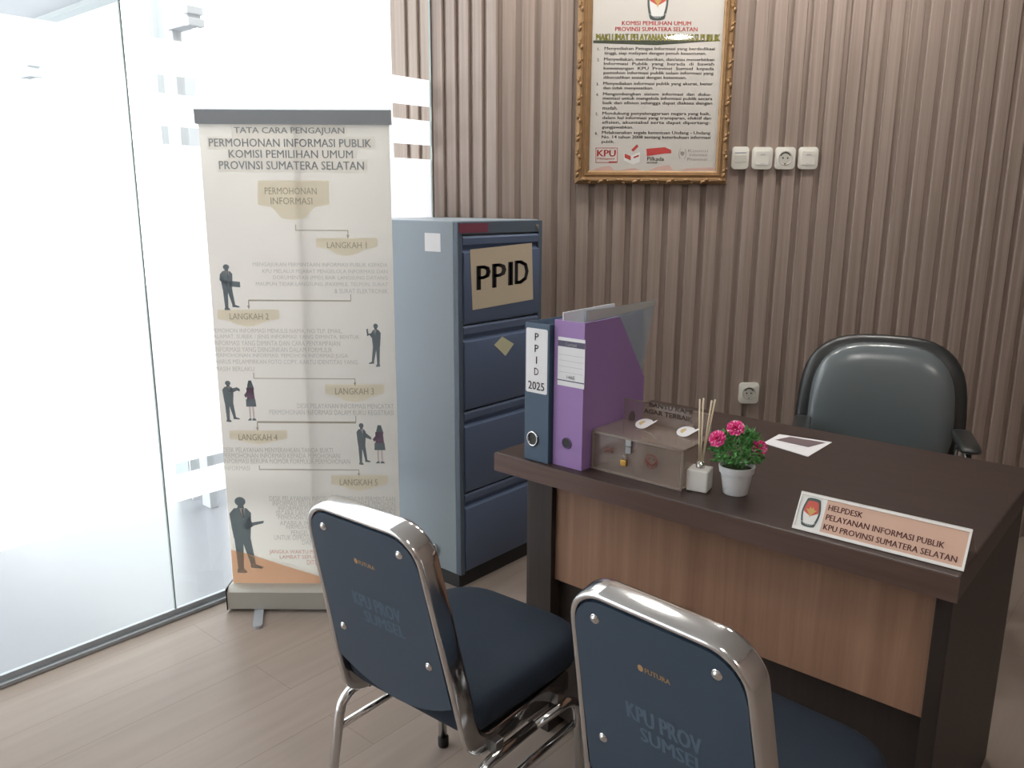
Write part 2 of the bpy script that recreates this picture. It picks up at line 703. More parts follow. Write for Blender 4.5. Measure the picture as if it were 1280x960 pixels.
# outside the glass: pale paving, a far soffit, pillar, and a frameless glass door with patch fittings
bm = bm_new()
box(bm, -14, GX-0.05, -9, 14, -0.14, -0.03)
struct(obj('floor_outside', bm, M_OUTFLOOR))
bm = bm_new()
prism(bm, [(-12, -1.5), (-5.2, -1.5), (-5.2, 2.95), (-12, 2.95)], lambda u, v, w: Vector((u, v, w)), 2.92, 3.1)
box(bm, -12, -5.2, 2.95, 3.06, 2.88, 3.1)
struct(obj('ceiling_outside', bm, M_OUTCEIL))

YD = 1.85
FD = Face((0, YD, 0), 0.0, 0.0)


def fd(px, py):
    return hit(px, py, (0, 1, 0), YD)


pa, pb = fd(157, 42).x, fd(175, 42).x
bm = bm_new()
box(bm, pa, pb, YD+0.05, YD+0.25, -0.03, 3.0)
struct(obj('pillar', bm, M_PILLAR))
dr = struct(obj('door_1', sheet(bm_new(), [(-5.6, 0.0), (fd(222, 40).x, 0.0), (fd(222, 40).x, 2.35), (-5.6, 2.35)], lambda u, v, w: Vector((u, YD, v))), M_GLASS))
bm = bm_new()
xa = fd(210, 40).x
box(bm, xa, fd(221, 40).x, YD-0.02, YD+0.02, -0.03, 3.0, 0.003)
obj('door_post', bm, M_PILLAR, dr)
bm = bm_new()
xa = fd(195, 40).x
box(bm, xa-0.006, xa+0.006, YD-0.015, YD+0.015, -0.03, 3.0)
obj('door_post', bm, M_PILLAR, dr)
for (x0, y0, x1, y1) in ((216, 13, 243, 36), (27, 76, 43, 98)):
    a, b = fd(x0, (y0+y1)/2), fd(x1, (y0+y1)/2)
    zt, zb = fd((x0+x1)/2, y0).z, fd((x0+x1)/2, y1).z
    bm = bm_new()
    box(bm, a.x, b.x, YD-0.03, YD+0.03, zb, zt, 0.004)
    box(bm, b.x-0.02, b.x+0.012, YD-0.035, YD+0.035, (zb+zt)/2+0.008, zt+0.004, 0.003)
    box(bm, b.x-0.016, b.x+0.018, YD-0.035, YD+0.035, zb-0.004, (zb+zt)/2-0.008, 0.003)
    obj('patch_fitting', bm, M_PILLAR, dr)

# ceiling downlights: first one mirrors in the picture glass, others added unseen as fill
GL_D = wn.dot(Vector((CX, WY, 0)))-0.028
Pm = hit(850, 45, wn, GL_D)
vr = ray(850, 45)
vr = vr-2*vr.dot(wn)*wn
Lp = Pm+vr*((CEIL-0.006-Pm.z)/vr.z)
dl0 = None
wash_fill = [Vector((CX, WY, 0))+ws*a-wn*0.50 for a in (0.15, 0.9, 1.5)]  # unseen lamps added close to the slats to brighten the upper wall
for i, (x, y) in enumerate([(Lp.x, Lp.y), (Lp.x-1.6, Lp.y+0.2)]+[(p.x, p.y) for p in wash_fill]):
    t = thing('ceiling_or_fill_light', 'square white recessed ceiling downlight, all but the mirrored one added as fill', 'ceiling light', (x, y, CEIL-0.012), 0, 'square ceiling downlights')
    bm = bm_new()
    h = 0.12
    for (a, b, c, d) in ((-h, h, -h, -h+0.02), (-h, h, h-0.02, h), (-h, -h+0.02, -h+0.02, h-0.02), (h-0.02, h, -h+0.02, h-0.02)):
        box(bm, a, b, c, d, 0, 0.0115)
    obj('lamp_frame', bm, M_WHITE, t)
    bm = bm_new()
    box(bm, -h+0.021, h-0.021, -h+0.021, h-0.021, 0.003, 0.011)
    obj('diffuser', bm, M_LAMP, t)

# ================================================================== FILING CABINET
CBX, CBY, CBW, CBD, CBH = -1.963, 1.985, 0.455, 0.575, 1.347
cab = thing('filing_cabinet', 'tall grey and blue four drawer steel filing cabinet beside the slatted wall', 'filing cabinet', (CBX, CBY, 0), R(90))
FC = Face((CBX, CBY, 0), R(90), 0.0)
bm = bm_new()
box(bm, 0, CBW, 0.022, CBD, 0.055, CBH, 0.004)
obj('body', bm, M_CABSIDE, cab)
bm = bm_new()     # front frame: two stiles and the rails round the drawers
box(bm, 0, 0.022, 0, 0.0215, 0.055, CBH-0.003, 0.003)
box(bm, CBW-0.022, CBW, 0, 0.0215, 0.055, CBH-0.003, 0.003)
box(bm, 0.0225, CBW-0.0225, 0, 0.0215, CBH-0.045, CBH-0.003, 0.002)
obj('front_frame', bm, M_CABFRAME, cab)
bm = bm_new()
box(bm, 0.005, CBW-0.005, 0.015, CBD-0.02, 0, 0.0545)
obj('plinth', bm, M_PLINTH, cab)
zt = CBH-0.05
dh = (zt-0.06)/4
for k in range(4):
    z1 = zt-k*dh
    z0 = z1-dh+0.006
    bm = bm_new()
    # drawer front with the folded grip lip along its top edge
    prof = [(0.021, z0), (0.021, z1-0.001), (0.004, z1-0.001), (-0.002, z1-0.008), (0.000, z1-0.030), (0.012, z1-0.044), (0.012, z1-0.050),
            (-0.004, z1-0.058), (-0.006, z1-0.075), (-0.006, z0+0.012), (-0.001, z0)]
    prism(bm, prof, lambda u, v, w: Vector((w, u, v)), 0.024, CBW-0.024)
    obj('drawer', bm, M_CABBLUE, cab, smooth=30)
bm = bm_new()
poly = FC.poly([(585.6, 312), (663, 303.5), (664.5, 374), (589, 387.5)])
prism(bm, poly, front, 0.0065, 0.0075)
sg = obj('sign_sheet', bm, M_PAPERTAN, cab)
sg['label'] = 'tan paper sign with large black capitals'
bm = bm_new()
for ch, x0, x1, y0, y1 in (('P', 594.5, 610.5, 331, 362.5), ('P', 614, 630, 328.5, 359.5), ('I', 634, 638.5, 327, 356.5), ('D', 642, 658, 324.5, 355)):
    (ua, va), (ub, vb) = FC.uv(x0, y1), FC.uv(x1, y0)
    put_text(bm, ch, ua, ub, va, vb, front, 0.0082, 0.034)
obj('lettering', bm, M_INK, sg)
bm = bm_new()
prism(bm, FC.poly([(616, 431), (626, 420.5), (640.5, 429.5), (630, 444.5)]), front, 0.0065, 0.0075)
obj('sticky_note', bm, M_STICKY, cab)
bm = bm_new()
za = CBH-0.04
prism(bm, [(0.004, za), (0.15, za), (0.15, CBH-0.008), (0.004, CBH-0.008)], front, 0.0005, 0.0012)
obj('tape_strip', bm, M_REDTAPE, cab)
bm = bm_new()
prism(bm, ellipse(CBW-0.035, CBH-0.024, 0.008, 0.008, 16), front, 0.0, 0.006, bev=0.001)
obj('lock', bm, M_CHROME, cab)


def cab_side(px, py):
    P = hit(px, py, (0, 1, 0), CBY)
    return (-(P.x-CBX), P.z)     # local y, local z


bm = bm_new()
(ya, zb), (yb, zt_) = cab_side(551, 315), cab_side(531, 291)
prism(bm, [(ya, zb), (yb, zb), (yb, zt_), (ya, zt_)], lambda u, v, w: Vector((-w, u, v)), 0.0003, 0.001)
obj('side_sticker', bm, M_PAPER, cab)
bm = bm_new()
yh, zh = cab_side(545, 687)
ring = [Vector((-0.004-0.012*math.cos(a)*0-0.002, yh+0.014*math.cos(a), zh+0.022*math.sin(a))) for a in [2*PI*i/14 for i in range(14)]]
sweep(bm, ring, circ(0.003, 6), a0=(1, 0, 0), closed=True)
box(bm, -0.006, 0.0, yh+0.010, yh+0.03, zh-0.022, zh-0.002, 0.001)
obj('hasp', bm, M_STEEL, cab)

# ================================================================== ROLL UP BANNER
BL = Vector((-2.456, 1.327, 0))
BW, BH = 0.605, 1.69
ban = thing('roll_up_banner', 'tall pale roll up banner with printed steps standing before the bright glass', 'banner', BL, YAW)
FB = Face(BL, YAW, 0.045)
bm = bm_new()   # cassette with rounded back
sec = [(0.0, 0.012), (0.0, 0.075), (0.02, 0.088), (0.07, 0.088), (0.09, 0.07), (0.09, 0.02), (0.075, 0.012)]
prism(bm, sec, lambda u, v, w: Vector((w, u, v)), -0.004, BW+0.012)
base = obj('base_cassette', bm, mat('banner_base_grey', (176, 174, 166), 0.45, 0.2), ban, smooth=40)
for x in (-0.008, BW+0.0125):
    bm = bm_new()
    box(bm, x, x+0.0035, -0.002, 0.092, 0.008, 0.09, 0.001)
    obj('end_cap', bm, M_BLACK, base)
for x in (0.105, BW-0.12):
    bm = bm_new()
    prism(bm, rrect(-0.016, 0.016, -0.115, 0.16, 0.014), lambda u, v, w: Vector((x+u+v*-0.25, v, w)), 0.0, 0.0115, bev=0.002)
    obj('foot', bm, M_ALUP, base)
bm = bm_new()
box(bm, 0.004, BW-0.004, 0.0445, 0.0465, 0.085, BH-0.04)
fab = obj('banner_sheet', bm, M_BANNER, ban)
bm = bm_new()
prism(bm, [(0.032, BH-0.046), (0.030, BH-0.004), (0.036, BH), (0.058, BH), (0.060, BH-0.046)], lambda u, v, w: Vector((w, u, v)), -0.002, BW+0.002)
obj('top_rail', bm, M_ALUP, ban)
bm = bm_new()
tube(bm, [(BW/2, 0.075, 0.08), (BW/2, 0.066, BH-0.02)], 0.006)
obj('support_pole', bm, M_ALU, ban)

bm = bm_new()
for (x0, x1, y0, y1) in ((290, 433, 156.5, 171.5), (259, 469, 171, 187), (284, 446, 185.5, 200), (271.5, 459, 199.5, 215.5)):
    sheet(bm, FB.poly([(x0, y1), (x1, y1), (x1, y0), (x0, y0)]), FB.mapf, 0.0012)
obj('title_panel', bm, M_BPANEL, fab)
bm = bm_new()
for t, x0, x1, y0, y1 in (('TATA CARA PENGAJUAN', 293, 430.2, 159.5, 168.8), ('PERMOHONAN INFORMASI PUBLIK', 261.7, 464, 174, 183.3),
                          ('KOMISI PEMILIHAN UMUM', 286.4, 441, 188, 197.2), ('PROVINSI SUMATERA SELATAN', 274.4, 454.7, 202, 211.6)):
    FB.text(bm, t, x0, x1, y0, y1, 0.0018, 0.012)
obj('title_lettering', bm, M_BGREYTXT, fab)
badges = [(322, 411.5, 225.5, 258, 275), (395, 471.7, 297.5, 310.5, 320), (272, 349, 387, 400.5, 408.5), (406, 480, 480.4, 494, 502.5),
          (287, 359.6, 537.7, 550, 555.5), (414, 485, 594, 607, 613.5)]
for (x0, x1, y0, y1, y2) in badges:
    bm = bm_new()
    w = x1-x0
    sheet(bm, FB.poly([(x0, y0), (x0, y1-2), (x0+w*.2, y1+1), (x0+w*.34, y2-2), (x0+w*.5, y2), (x0+w*.66, y2-2), (x0+w*.8, y1+1), (x1, y1-2), (x1, y0)]), FB.mapf, 0.0012)
    obj('step_badge', bm, M_BADGE, fab)
for t, x0, x1, y0, y1 in (('PERMOHONAN', 331.3, 395.6, 234.6, 242.8), ('INFORMASI', 338.7, 390.3, 247, 255.4), ('LANGKAH 1', 409, 458.2, 302.6, 310.2),
                          ('LANGKAH 2', 287.5, 335.8, 391.6, 399.2), ('LANGKAH 3', 419.2, 467.3, 485, 492.8), ('LANGKAH 4', 298.6, 346.6, 542.6, 550.2),
                          ('LANGKAH 5', 425, 472, 599, 606.4)):
    bm = bm_new()
    FB.text(bm, t, x0, x1, y0, y1, 0.0018, 0.0)
    obj('step_lettering', bm, M_BMIDTXT, fab)
paras = [
    [('MENGAJUKAN PERMINTAAN INFORMASI PUBLIK KEPADA', 316.3, 484.5, 331.5), ('KPU MELALUI PEJABAT PENGELOLA INFORMASI DAN', 328.3, 484.5, 339.8),
     ('DOKUMENTASI (PPID) BAIK LANGSUNG DATANG', 341.7, 484.5, 347.7), ('MAUPUN TIDAK LANGSUNG (FAXIMILE, TELPON, SURAT', 320.2, 485, 355.8),
     ('& SURAT ELEKTRONIK', 418.3, 485, 363.8)],
    [('PEMOHON INFORMASI MENULIS NAMA, NO TLP, EMAIL,', 266, 428, 413.8), ('ALAMAT, SUBJEK / JENIS INFORMASI YANG DIMINTA, BENTUK', 267, 449.4, 421.5),
     ('INFORMASI YANG DIMINTA DAN CARA PENYAMPAIAN', 268.3, 425, 429), ('INFORMASI YANG DIINGINKAN DALAM FORMULIR', 268.8, 415.2, 437),
     ('PERMOHONAN INFORMASI. PEMOHON INFORMASI JUGA', 269.2, 434.8, 445), ('HARUS MELAMPIRKAN FOTO COPY, KARTU IDENTITAS YANG', 269.6, 446.9, 452.7),
     ('MASIH BERLAKU', 270, 317.7, 461)],
    [('DESK PELAYANAN INFORMASI MENCATAT', 372, 492, 507.5), ('PERMOHONAN INFORMASI DALAM BUKU REGISTRASI', 337, 492, 515.4)],
    [('DESK PELAYANAN MENYERAHKAN TANDA BUKTI', 279, 416, 562.5), ('PERMOHONAN INFORMASI KEPADA PEMOHONAN', 279.5, 424.5, 569.5),
     ('INFORMASI BERUPA NOMOR FORMULIR PERMOHONAN', 280, 437.5, 576.5), ('INFORMASI', 280.5, 312, 585)],
    [('DESK PELAYANAN INFORMASI MEMENUHI PERMINTAAN', 337, 494, 623.3), ('INFORMASI SESUAI DENGAN YANG DIMINTA PEMOHON', 341, 494, 629.5),
     ('INFORMASI PUBLIK DAN MENYERAHKAN INFORMASI', 348, 495, 635.7), ('SECARA LANGSUNG ATAU MELALUI SURAT KEPADA', 345, 495, 641.9),
     ('PEMOHON SESUAI PERMINTAAN YANG DIAJUKAN', 348, 495, 648), ('APABILA INFORMASI TIDAK TERSEDIA MAKA', 350, 496, 654),
     ('PERMOHONAN DITERUSKAN KEPADA PEJABAT', 358, 496, 660), ('PENGELOLA INFORMASI DAN DOKUMENTASI', 364, 497, 666),
     ('UNTUK DIPROSES SESUAI KETENTUAN YANG BERLAKU', 343, 497, 672), ('DAN DISAMPAIKAN KEPADA PEMOHON', 378, 498, 678)]]
for para in paras:
    bm = bm_new()
    for t, x0, x1, yc in para:
        FB.text(bm, t, x0, x1, yc-2.7, yc+2.7, 0.0012, 0.0)
    obj('body_lettering', bm, M_BSMALL, fab)
bm = bm_new()
for t, x0, x1, yc in (('JANGKA WAKTU PENYELESAIAN PERMOHONAN PALING', 337, 498, 690.5), ('LAMBAT SEPULUH HARI KERJA SEJAK TANGGAL', 350, 498, 697), ('DITERIMANYA PERMOHONAN LENGKAP', 384, 499, 703)):
    FB.text(bm, t, x0, x1, yc-2.6, yc+2.6, 0.0012)
obj('red_lettering', bm, M_BRED, fab)
for pts in ([(369.6, 281), (369.6, 288), (435, 288), (435, 297)], [(438.5, 368), (438.5, 375.5), (311, 376), (311, 385)], [(317.3, 466), (317.3, 473), (443.8, 473.3), (443.8, 481)],
            [(444.8, 519.6), (444.8, 527.2), (322, 528.3), (322, 537)], [(324.3, 582), (324.3, 587), (448.7, 587), (448.7, 594)]):
    bm = bm_new()
    q = [FB.uv(*p) for p in pts]
    hw = 0.0009
    for (a, b) in zip(q, q[1:]):
        u0, u1 = sorted((a[0], b[0]))
        v0, v1 = sorted((a[1], b[1]))
        sheet(bm, [(u0-hw, v0-hw), (u1+hw, v0-hw), (u1+hw, v1+hw), (u0-hw, v1+hw)], FB.mapf, 0.0012)
    u, v = q[-1]
    sheet(bm, [(u, v-0.004), (u+0.005, v+0.008), (u-0.005, v+0.008)], FB.mapf, 0.0014)
    obj('flow_arrow', bm, M_BMIDTXT, fab)
# orange wave with a white rim at the foot
ul, ur = 0.005, BW-0.005
wv = [(0.0, 687), (0.1, 692), (0.2, 699), (0.3, 706), (0.42, 714), (0.53, 721), (0.66, 726), (0.8, 730), (1.0, 733)]


def wave(off):
    out = []
    for s, py in wv:
        u = ul+(ur-ul)*s
        out.append((u, FB.uv(288+218*s, py+off)[1]))
    return out


for nm, off, m_, w in (('white_wave', -4.5, M_BPANEL, 0.0008), ('orange_wave', 0, M_BORANGE, 0.0012)):
    bm = bm_new()
    top = wave(off)
    for a, b in zip(top, top[1:]):
        sheet(bm, [(a[0], 0.089), (b[0], 0.089), b, a], FB.mapf, w)
    obj(nm, bm, m_, fab)


def figure(x0, x1, y0, y1, kind, flip=False, m0=None):
    (ua, va), (ub, vb) = FB.uv(x0, y1), FB.uv(x1, y0)

    def mp(u, v, w):
        if flip:
            u = 1-u
        return FB.mapf(ua+(ub-ua)*u, va+(vb-va)*v, w)
    bm = bm_new()
    S = lambda p, mi=0, w=0.0012: sheet(bm, p, mp, w, mi)
    asp = (vb-va)/(ub-ua)
    if kind == 'woman':
        S(ellipse(.5, .92, .15, .15/asp, 14))
        S([(.28, .84), (.4, .97), (.62, .97), (.8, .78), (.7, .62), (.3, .66)], 0, 0.0011)
        S([(.2, .80), (.75, .80), (.82, .5), (.2, .5)], 2)
        S([(.1, .55), (.0, .62), (.3, .74), (.4, .66)], 2)
        S([(.12, .52), (.85, .52), (.9, .34), (.1, .34)], 0, 0.0014)
        S([(.3, .34), (.45, .34), (.42, .05), (.3, .05)], 1)
        S([(.55, .34), (.7, .34), (.72, .05), (.6, .05)], 1)
        S([(.15, .0), (.45, .0), (.45, .05), (.3, .05)])
        S([(.5, .0), (.85, .0), (.75, .05), (.55, .05)])
    else:
        hx = .38
        S(ellipse(hx, .935, .15, .058, 16))
        S([(hx-.06, .90), (hx+.08, .90), (hx+.1, .84), (hx-.1, .84)])
        S([(.06, .78), (.2, .85), (hx+.16, .85), (.66, .79), (.64, .64), (.60, .46), (.14, .46), (.1, .60)])
        S([(hx-.03, .85), (hx+.12, .85), (hx+.07, .70)], 1, 0.0015)
        S([(hx+.03, .84), (hx+.07, .84), (hx+.08, .73), (hx+.05, .71)], 0, 0.0018)
        S([(.15, .47), (.40, .47), (.36, .06), (.2, .06)])
        S([(.34, .47), (.60, .47), (.70, .12), (.56, .12)])
        S([(.18, .06), (.38, .06), (.46, .015), (.38, .0), (.16, .01)])
        S([(.55, .12), (.72, .12), (.92, .085), (.86, .065), (.56, .075)])
        if kind == 'case':
            S([(.5, .52), (1.0, .50), (1.0, .62), (.5, .64)], 0, 0.0014)
            S([(.06, .78), (.02, .66), (.3, .52), (.6, .56), (.55, .62), (.3, .62)])
        elif kind == 'tablet':
            S([(.6, .76), (.70, .62), (.5, .57), (.45, .63)])
            S([(.5, .60), (.98, .66), (1.0, .69), (.55, .66)], 0, 0.0016)
        elif kind == 'phone':
            S([(.6, .78), (.95, .70), (1.0, .86), (.9, .88), (.86, .76), (.64, .66)])
        elif kind == 'hands':
            S([(.6, .78), (1.0, .66), (1.0, .60), (.58, .66)])
        elif kind == 'camera':
            S([(.5, .80), (.85, .84), (1.0, .80), (1.0, .74), (.85, .76), (.56, .70)])
    obj('figure_print', bm, [m0 or M_BFIG, M_BFIGC, M_BFIGP], fab, fix=False)


figure(276.7, 298.5, 330, 388, 'case')
figure(459.4, 476.8, 404, 458.5, 'phone', True)
figure(279.5, 299, 475.5, 527.5, 'camera')
figure(307.5, 320, 474, 525.5, 'woman')
figure(446, 463.5, 528.5, 581, 'hands')
figure(467, 482.5, 530, 579, 'woman', False)
figure(289.6, 328, 620.5, 716.5, 'tablet')

# ================================================================== DESK
DT = 0.78
dx0, dx1, dy0, dy1 = -1.349, -0.263, 1.491, 2.262
desk = thing('desk', 'dark brown wooden office desk with walnut front panel', 'desk', (0, 0, 0))
bm = bm_new()
box(bm, dx0, dx1, dy0, dy1, DT-0.05, DT, 0.004)
obj('desktop', bm, M_DARKWOOD, desk)
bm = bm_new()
box(bm, dx0-0.0008, dx1+0.0008, dy0-0.001, dy0+0.0005, DT-0.049, DT-0.002)  # thin paler strip painting the window light along the front edge
obj('lit_edge_strip', bm, M_LITEDGE, desk)
bm = bm_new()
box(bm, -1.277, -1.2005, 1.545, 1.62, 0, DT-0.0505, 0.002)
obj('leg', bm, M_DARKLEG, desk)
bm = bm_new()
box(bm, -1.312, -1.2775, 1.58, 2.22, 0, DT-0.0505, 0.002)
obj('side_panel', bm, M_DARKLEG, desk)
bm = bm_new()
box(bm, -0.3065, -0.278, 1.545, 2.22, 0, DT-0.0505, 0.002)
obj('side_panel', bm, M_DARKLEG, desk)
bm = bm_new()
box(bm, -1.2, -0.307, 1.561, 1.579, 0.448, DT-0.0505, 0.001)
obj('front_panel', bm, M_WALNUT, desk)
bm = bm_new()
box(bm, -1.2, -0.307, 1.585, 1.603, 0.03, 0.447, 0.001)
obj('kick_panel', bm, M_DARKLEG, desk)

# ---- binder marked PPID 2025
FN = Face((0, 1.502, DT), 0, 0)
bd = thing('ring_binder', 'slim navy lever arch binder with white spine label reading PPID 2025', 'binder', (-1.258, 1.502, DT+0.0005))
bm = bm_new()
bw, bdp, bh = 0.0755, 0.275, 0.346
box(bm, 0, bw, 0, 0.003, 0, bh, 0.001)
box(bm, 0, 0.003, 0.003, bdp, 0, bh, 0.001)
box(bm, bw-0.003, bw, 0.003, bdp, 0, bh, 0.001)
obj('cover', bm, M_NAVYBINDER, bd)
bm = bm_new()
box(bm, 0.006, bw-0.008, 0.012, bdp-0.02, 0.012, bh-0.03)
obj('paper_block', bm, M_PAPER, bd)
FN = Face((-1.258, 1.502, DT), 0, 0)
bm = bm_new()
ua, ub = 0.004, bw-0.005
vb, vt = FN.uv(668, 491)[1], FN.uv(668, 410.5)[1]
prism(bm, rrect(ua, ub, vb, vt, 0.005), front, 0.0004, 0.001)
lb = obj('spine_label', bm, M_PAPER, bd)
bm = bm_new()
uc = (ua+ub)/2
for i, (ch, hw) in enumerate((('P', .0058), ('P', .0058), ('I', .0014), ('D', .0066))):
    v = vt-0.020-i*0.0285
    put_text(bm, ch, uc-hw, uc+hw, v-0.009, v+0.009, front, 0.0014, 0.006)
put_text(bm, '2025', uc-0.025, uc+0.025, vb+0.008, vb+0.028, front, 0.0014, 0.012)
obj('lettering', bm, M_INK, lb)
bm = bm_new()
u0, v0 = FN.uv(666, 548.5)
sweep(bm, [front(u0+0.0155*math.cos(a), v0+0.0175*math.sin(a), 0.0015) for a in [2*PI*i/20 for i in range(20)]], circ(0.0028, 6), a0=(0, 1, 0), closed=True)
obj('finger_ring', bm, M_CHROME, bd)
bm = bm_new()
prism(bm, ellipse(u0, v0, 0.0135, 0.0155, 20), front, 0.0003, 0.0009)
obj('finger_hole', bm, M_HOLE, bd)

# ---- purple magazine file
PX0, PW = -1.178, 0.088
FP = Face((PX0, 1.515, DT), 0, 0)
mf = thing('magazine_file', 'purple cardboard magazine file with sloping sides and white spine label', 'magazine file', (PX0, 1.515, DT+0.0005))
ph = 0.358
side = [(0, 0), (0, ph), (0.145, ph), (0.268, 0.19), (0.268, 0)]
bm = bm_new()
for xa in (0, PW-0.003):
    prism(bm, side, lambda u, v, w: Vector((w, u, v)), xa, xa+0.003)
box(bm, 0.003, PW-0.003, 0, 0.003, 0, ph)
box(bm, 0.003, PW-0.003, 0.265, 0.268, 0, 0.19)
box(bm, 0.003, PW-0.003, 0.003, 0.265, 0, 0.003)
obj('file_body', bm, M_PURPLE, mf)
bm = bm_new()
la, lb_ = FP.uv(697, 481)[0], FP.uv(730.5, 481)[0]
lz0, lz1 = FP.uv(714, 484)[1], FP.uv(714, 423)[1]
prism(bm, [(la, lz0), (lb_, lz0), (lb_, lz1), (la, lz1)], front, 0.0003, 0.0009)
lab = obj('spine_label', bm, M_PAPER, mf)
bm = bm_new()
sheet(bm, [(la, lz1-0.022), (lb_, lz1-0.022), (lb_, lz1-0.008), (la, lz1-0.008)], front, 0.0012)
obj('label_band', bm, M_LABELDARK, lab)
bm = bm_new()
sheet(bm, [(la, lz0+0.012), (lb_, lz0+0.012), (lb_, lz0+0.0145), (la, lz0+0.0145)], front, 0.0012)
obj('label_band', bm, M_LABELDARK, lab)
bm = bm_new()
for k in range(4):
    v = lz1-0.042-k*0.014
    sheet(bm, [(la+0.004, v), (lb_-0.004, v), (lb_-0.004, v+0.001), (la+0.004, v+0.001)], front, 0.0012)
mid = (la+lb_)/2
put_text(bm, 'Bantex', mid-0.016, mid+0.016, lz1-0.0195, lz1-0.0105, front, 0.0016, 0.02)
put_text(bm, '1465', mid-0.012, mid+0.012, lz0+0.018, lz0+0.028, front, 0.0014, 0.02)
obj('lettering', bm, M_LINEGREY, lab)
bm = bm_new()
u0, v0 = FP.uv(708.5, 554)
prism(bm, ellipse(u0, v0, 0.0125, 0.0125, 20), front, 0.0003, 0.0008)
obj('finger_hole', bm, M_HOLE, mf)
bm = bm_new()
sweep(bm, [front(u0+0.013*math.cos(a), v0+0.013*math.sin(a), 0.001) for a in [2*PI*i/20 for i in range(20)]], circ(0.0016, 6), a0=(0, 1, 0), closed=True)
obj('finger_ring', bm, mat('purple_ring', (96, 72, 120), 0.4), mf)
bm = bm_new()
prism(bm, ellipse(0.215, 0.09, 0.016, 0.018, 20), lambda u, v, w: Vector((PW+w, u, v)), 0.0003, 0.0008)
obj('side_hole', bm, mat('purple_hole', (52, 34, 66), 0.7), mf)

# sheets standing in the magazine file
bm = bm_new()
poly = [(1.53, 0.79), (1.53, 1.155), (1.745, 1.158), (1.79, 0.96), (1.75, 0.80)]
prism(bm, poly, lambda u, v, w: Vector((w, u, v)), -1.166, -1.163)
tag(obj('paper_sheaf', bm, M_PAPER), 'white paper sheaf upright at left inside the purple magazine file', 'paper')
bm = bm_new()
tp = []
for (px, py) in ((733, 389), (775, 383), (820, 374.5), (807, 470)):
    P = hit(px, py, (1, 0, 0), -1.108)
    tp.append((P.y, P.z))
poly = [(1.527, 0.79), tp[0], tp[1], tp[2], (tp[3][0]-0.02, tp[3][1]), (1.765, 0.93), (1.765, 0.79)]
for xa in (-1.108, -1.114):
    sheet(bm, poly, lambda u, v, w: Vector((xa, u, v)))
t1, t2 = Vector((-1.108, tp[0][0], tp[0][1])), Vector((-1.108, tp[2][0], tp[2][1]))
pf = obj('plastic_folder', bm, M_FOLDER)
tag(pf, 'clear plastic folder sticking up from the purple magazine file', 'folder')
bm = bm_new()
a, b = tp[0], tp[2]
sheet(bm, [a, b, (b[0]-0.01, b[1]-0.016), (a[0], a[1]-0.026)], lambda u, v, w: Vector((-1.1065, u, v)))
obj('folder_binding', bm, mat('frosted_strip', (190, 192, 190), 0.4), pf)
bm = bm_new()
qs = []
for (px, py) in ((766, 398), (805, 387), (802, 462)):
    P = hit(px, py, (1, 0, 0), -1.111)
    qs.append((P.y, P.z))
prism(bm, [(1.60, 0.79), (1.60, qs[0][1]-0.02), qs[0], qs[1], qs[2], (1.755, 0.93), (1.755, 0.79)], lambda u, v, w: Vector((w, u, v)), -1.1113, -1.1107)
tag(obj('paper_sheet', bm, M_PAPERBLUE), 'pale blue sheet inside the clear plastic folder', 'paper')

# ---- acrylic feedback box
AX0, AX1, AY0, AY1, AH = -1.084, -0.842, 1.552, 1.685, 0.095
ab = thing('acrylic_box', 'clear acrylic suggestion box with raised back panel beside the purple file', 'box', (AX0, AY0, DT+0.0005))
aw, ad = AX1-AX0, AY1-AY0
bm = bm_new()
th = 0.003
box(bm, 0, aw, 0, th, 0, AH)
box(bm, 0, th, th, ad-th, 0, AH)
box(bm, aw-th, aw, th, ad-th, 0, AH)
box(bm, th, aw-th, th, ad-th, 0, th)
obj('box_walls', bm, M_ACRYL, ab)
bm = bm_new()
box(bm, -0.002, aw+0.002, -0.002, ad-th-0.0005, AH+0.0003, AH+0.0033)
obj('lid', bm, M_ACRYL, ab)
bm = bm_new()
box(bm, aw/2-0.0015, aw/2+0.0015, th+0.0005, ad-th-0.0005, th, AH-0.001)
obj('divider', bm, M_ACRYL, ab)
FA = Face((AX0, AY1-th, DT), 0, 0)
u0 = FA.uv(775, 500)[0]
pz = FA.uv(775, 497)[1]
bm = bm_new()
box(bm, 0.0, aw, ad-th, ad, 0, pz, 0.0)
bp_ = obj('back_panel', bm, M_ACRYL, ab)
FA2 = Face((AX0, AY0, DT), 0, ad-th)
bm = bm_new()
(ua, va), (ub, vb) = FA2.uv(812, 508.5), FA2.uv(865.5, 512.8)
put_text(bm, 'BANTU KAMI', ua, ub, va, vb, FA2.mapf, 0.0006, 0.02)
(ua, va), (ub, vb) = FA2.uv(805, 516), FA2.uv(866, 521.8)
put_text(bm, 'AGAR TERBAIK', ua, ub, va, vb, FA2.mapf, 0.0006, 0.02)
obj('lettering', bm, mat('faded_brown_ink', (92, 78, 72), 0.7), bp_)
bm = bm_new()
e = 0.0022
for (x0, x1, y0, y1, z0, z1) in ((-e, e, -e, e, 0, AH), (aw-e, aw+e, -e, e, 0, AH), (0, aw, -e, e, 0, 2*e), (0, aw, -e, e, AH-2*e, AH), (aw-e, aw+e, e, ad, AH-2*e, AH), (aw-e, aw+e, e, ad, 0, 2*e), (0, aw, ad-e, ad+e, pz-e, pz)):
    box(bm, x0, x1, y0, y1, z0, z1)
obj('edge_trim', bm, M_ACREDGE, ab)
FA3 = Face((AX0, AY0, DT), 0, 0)
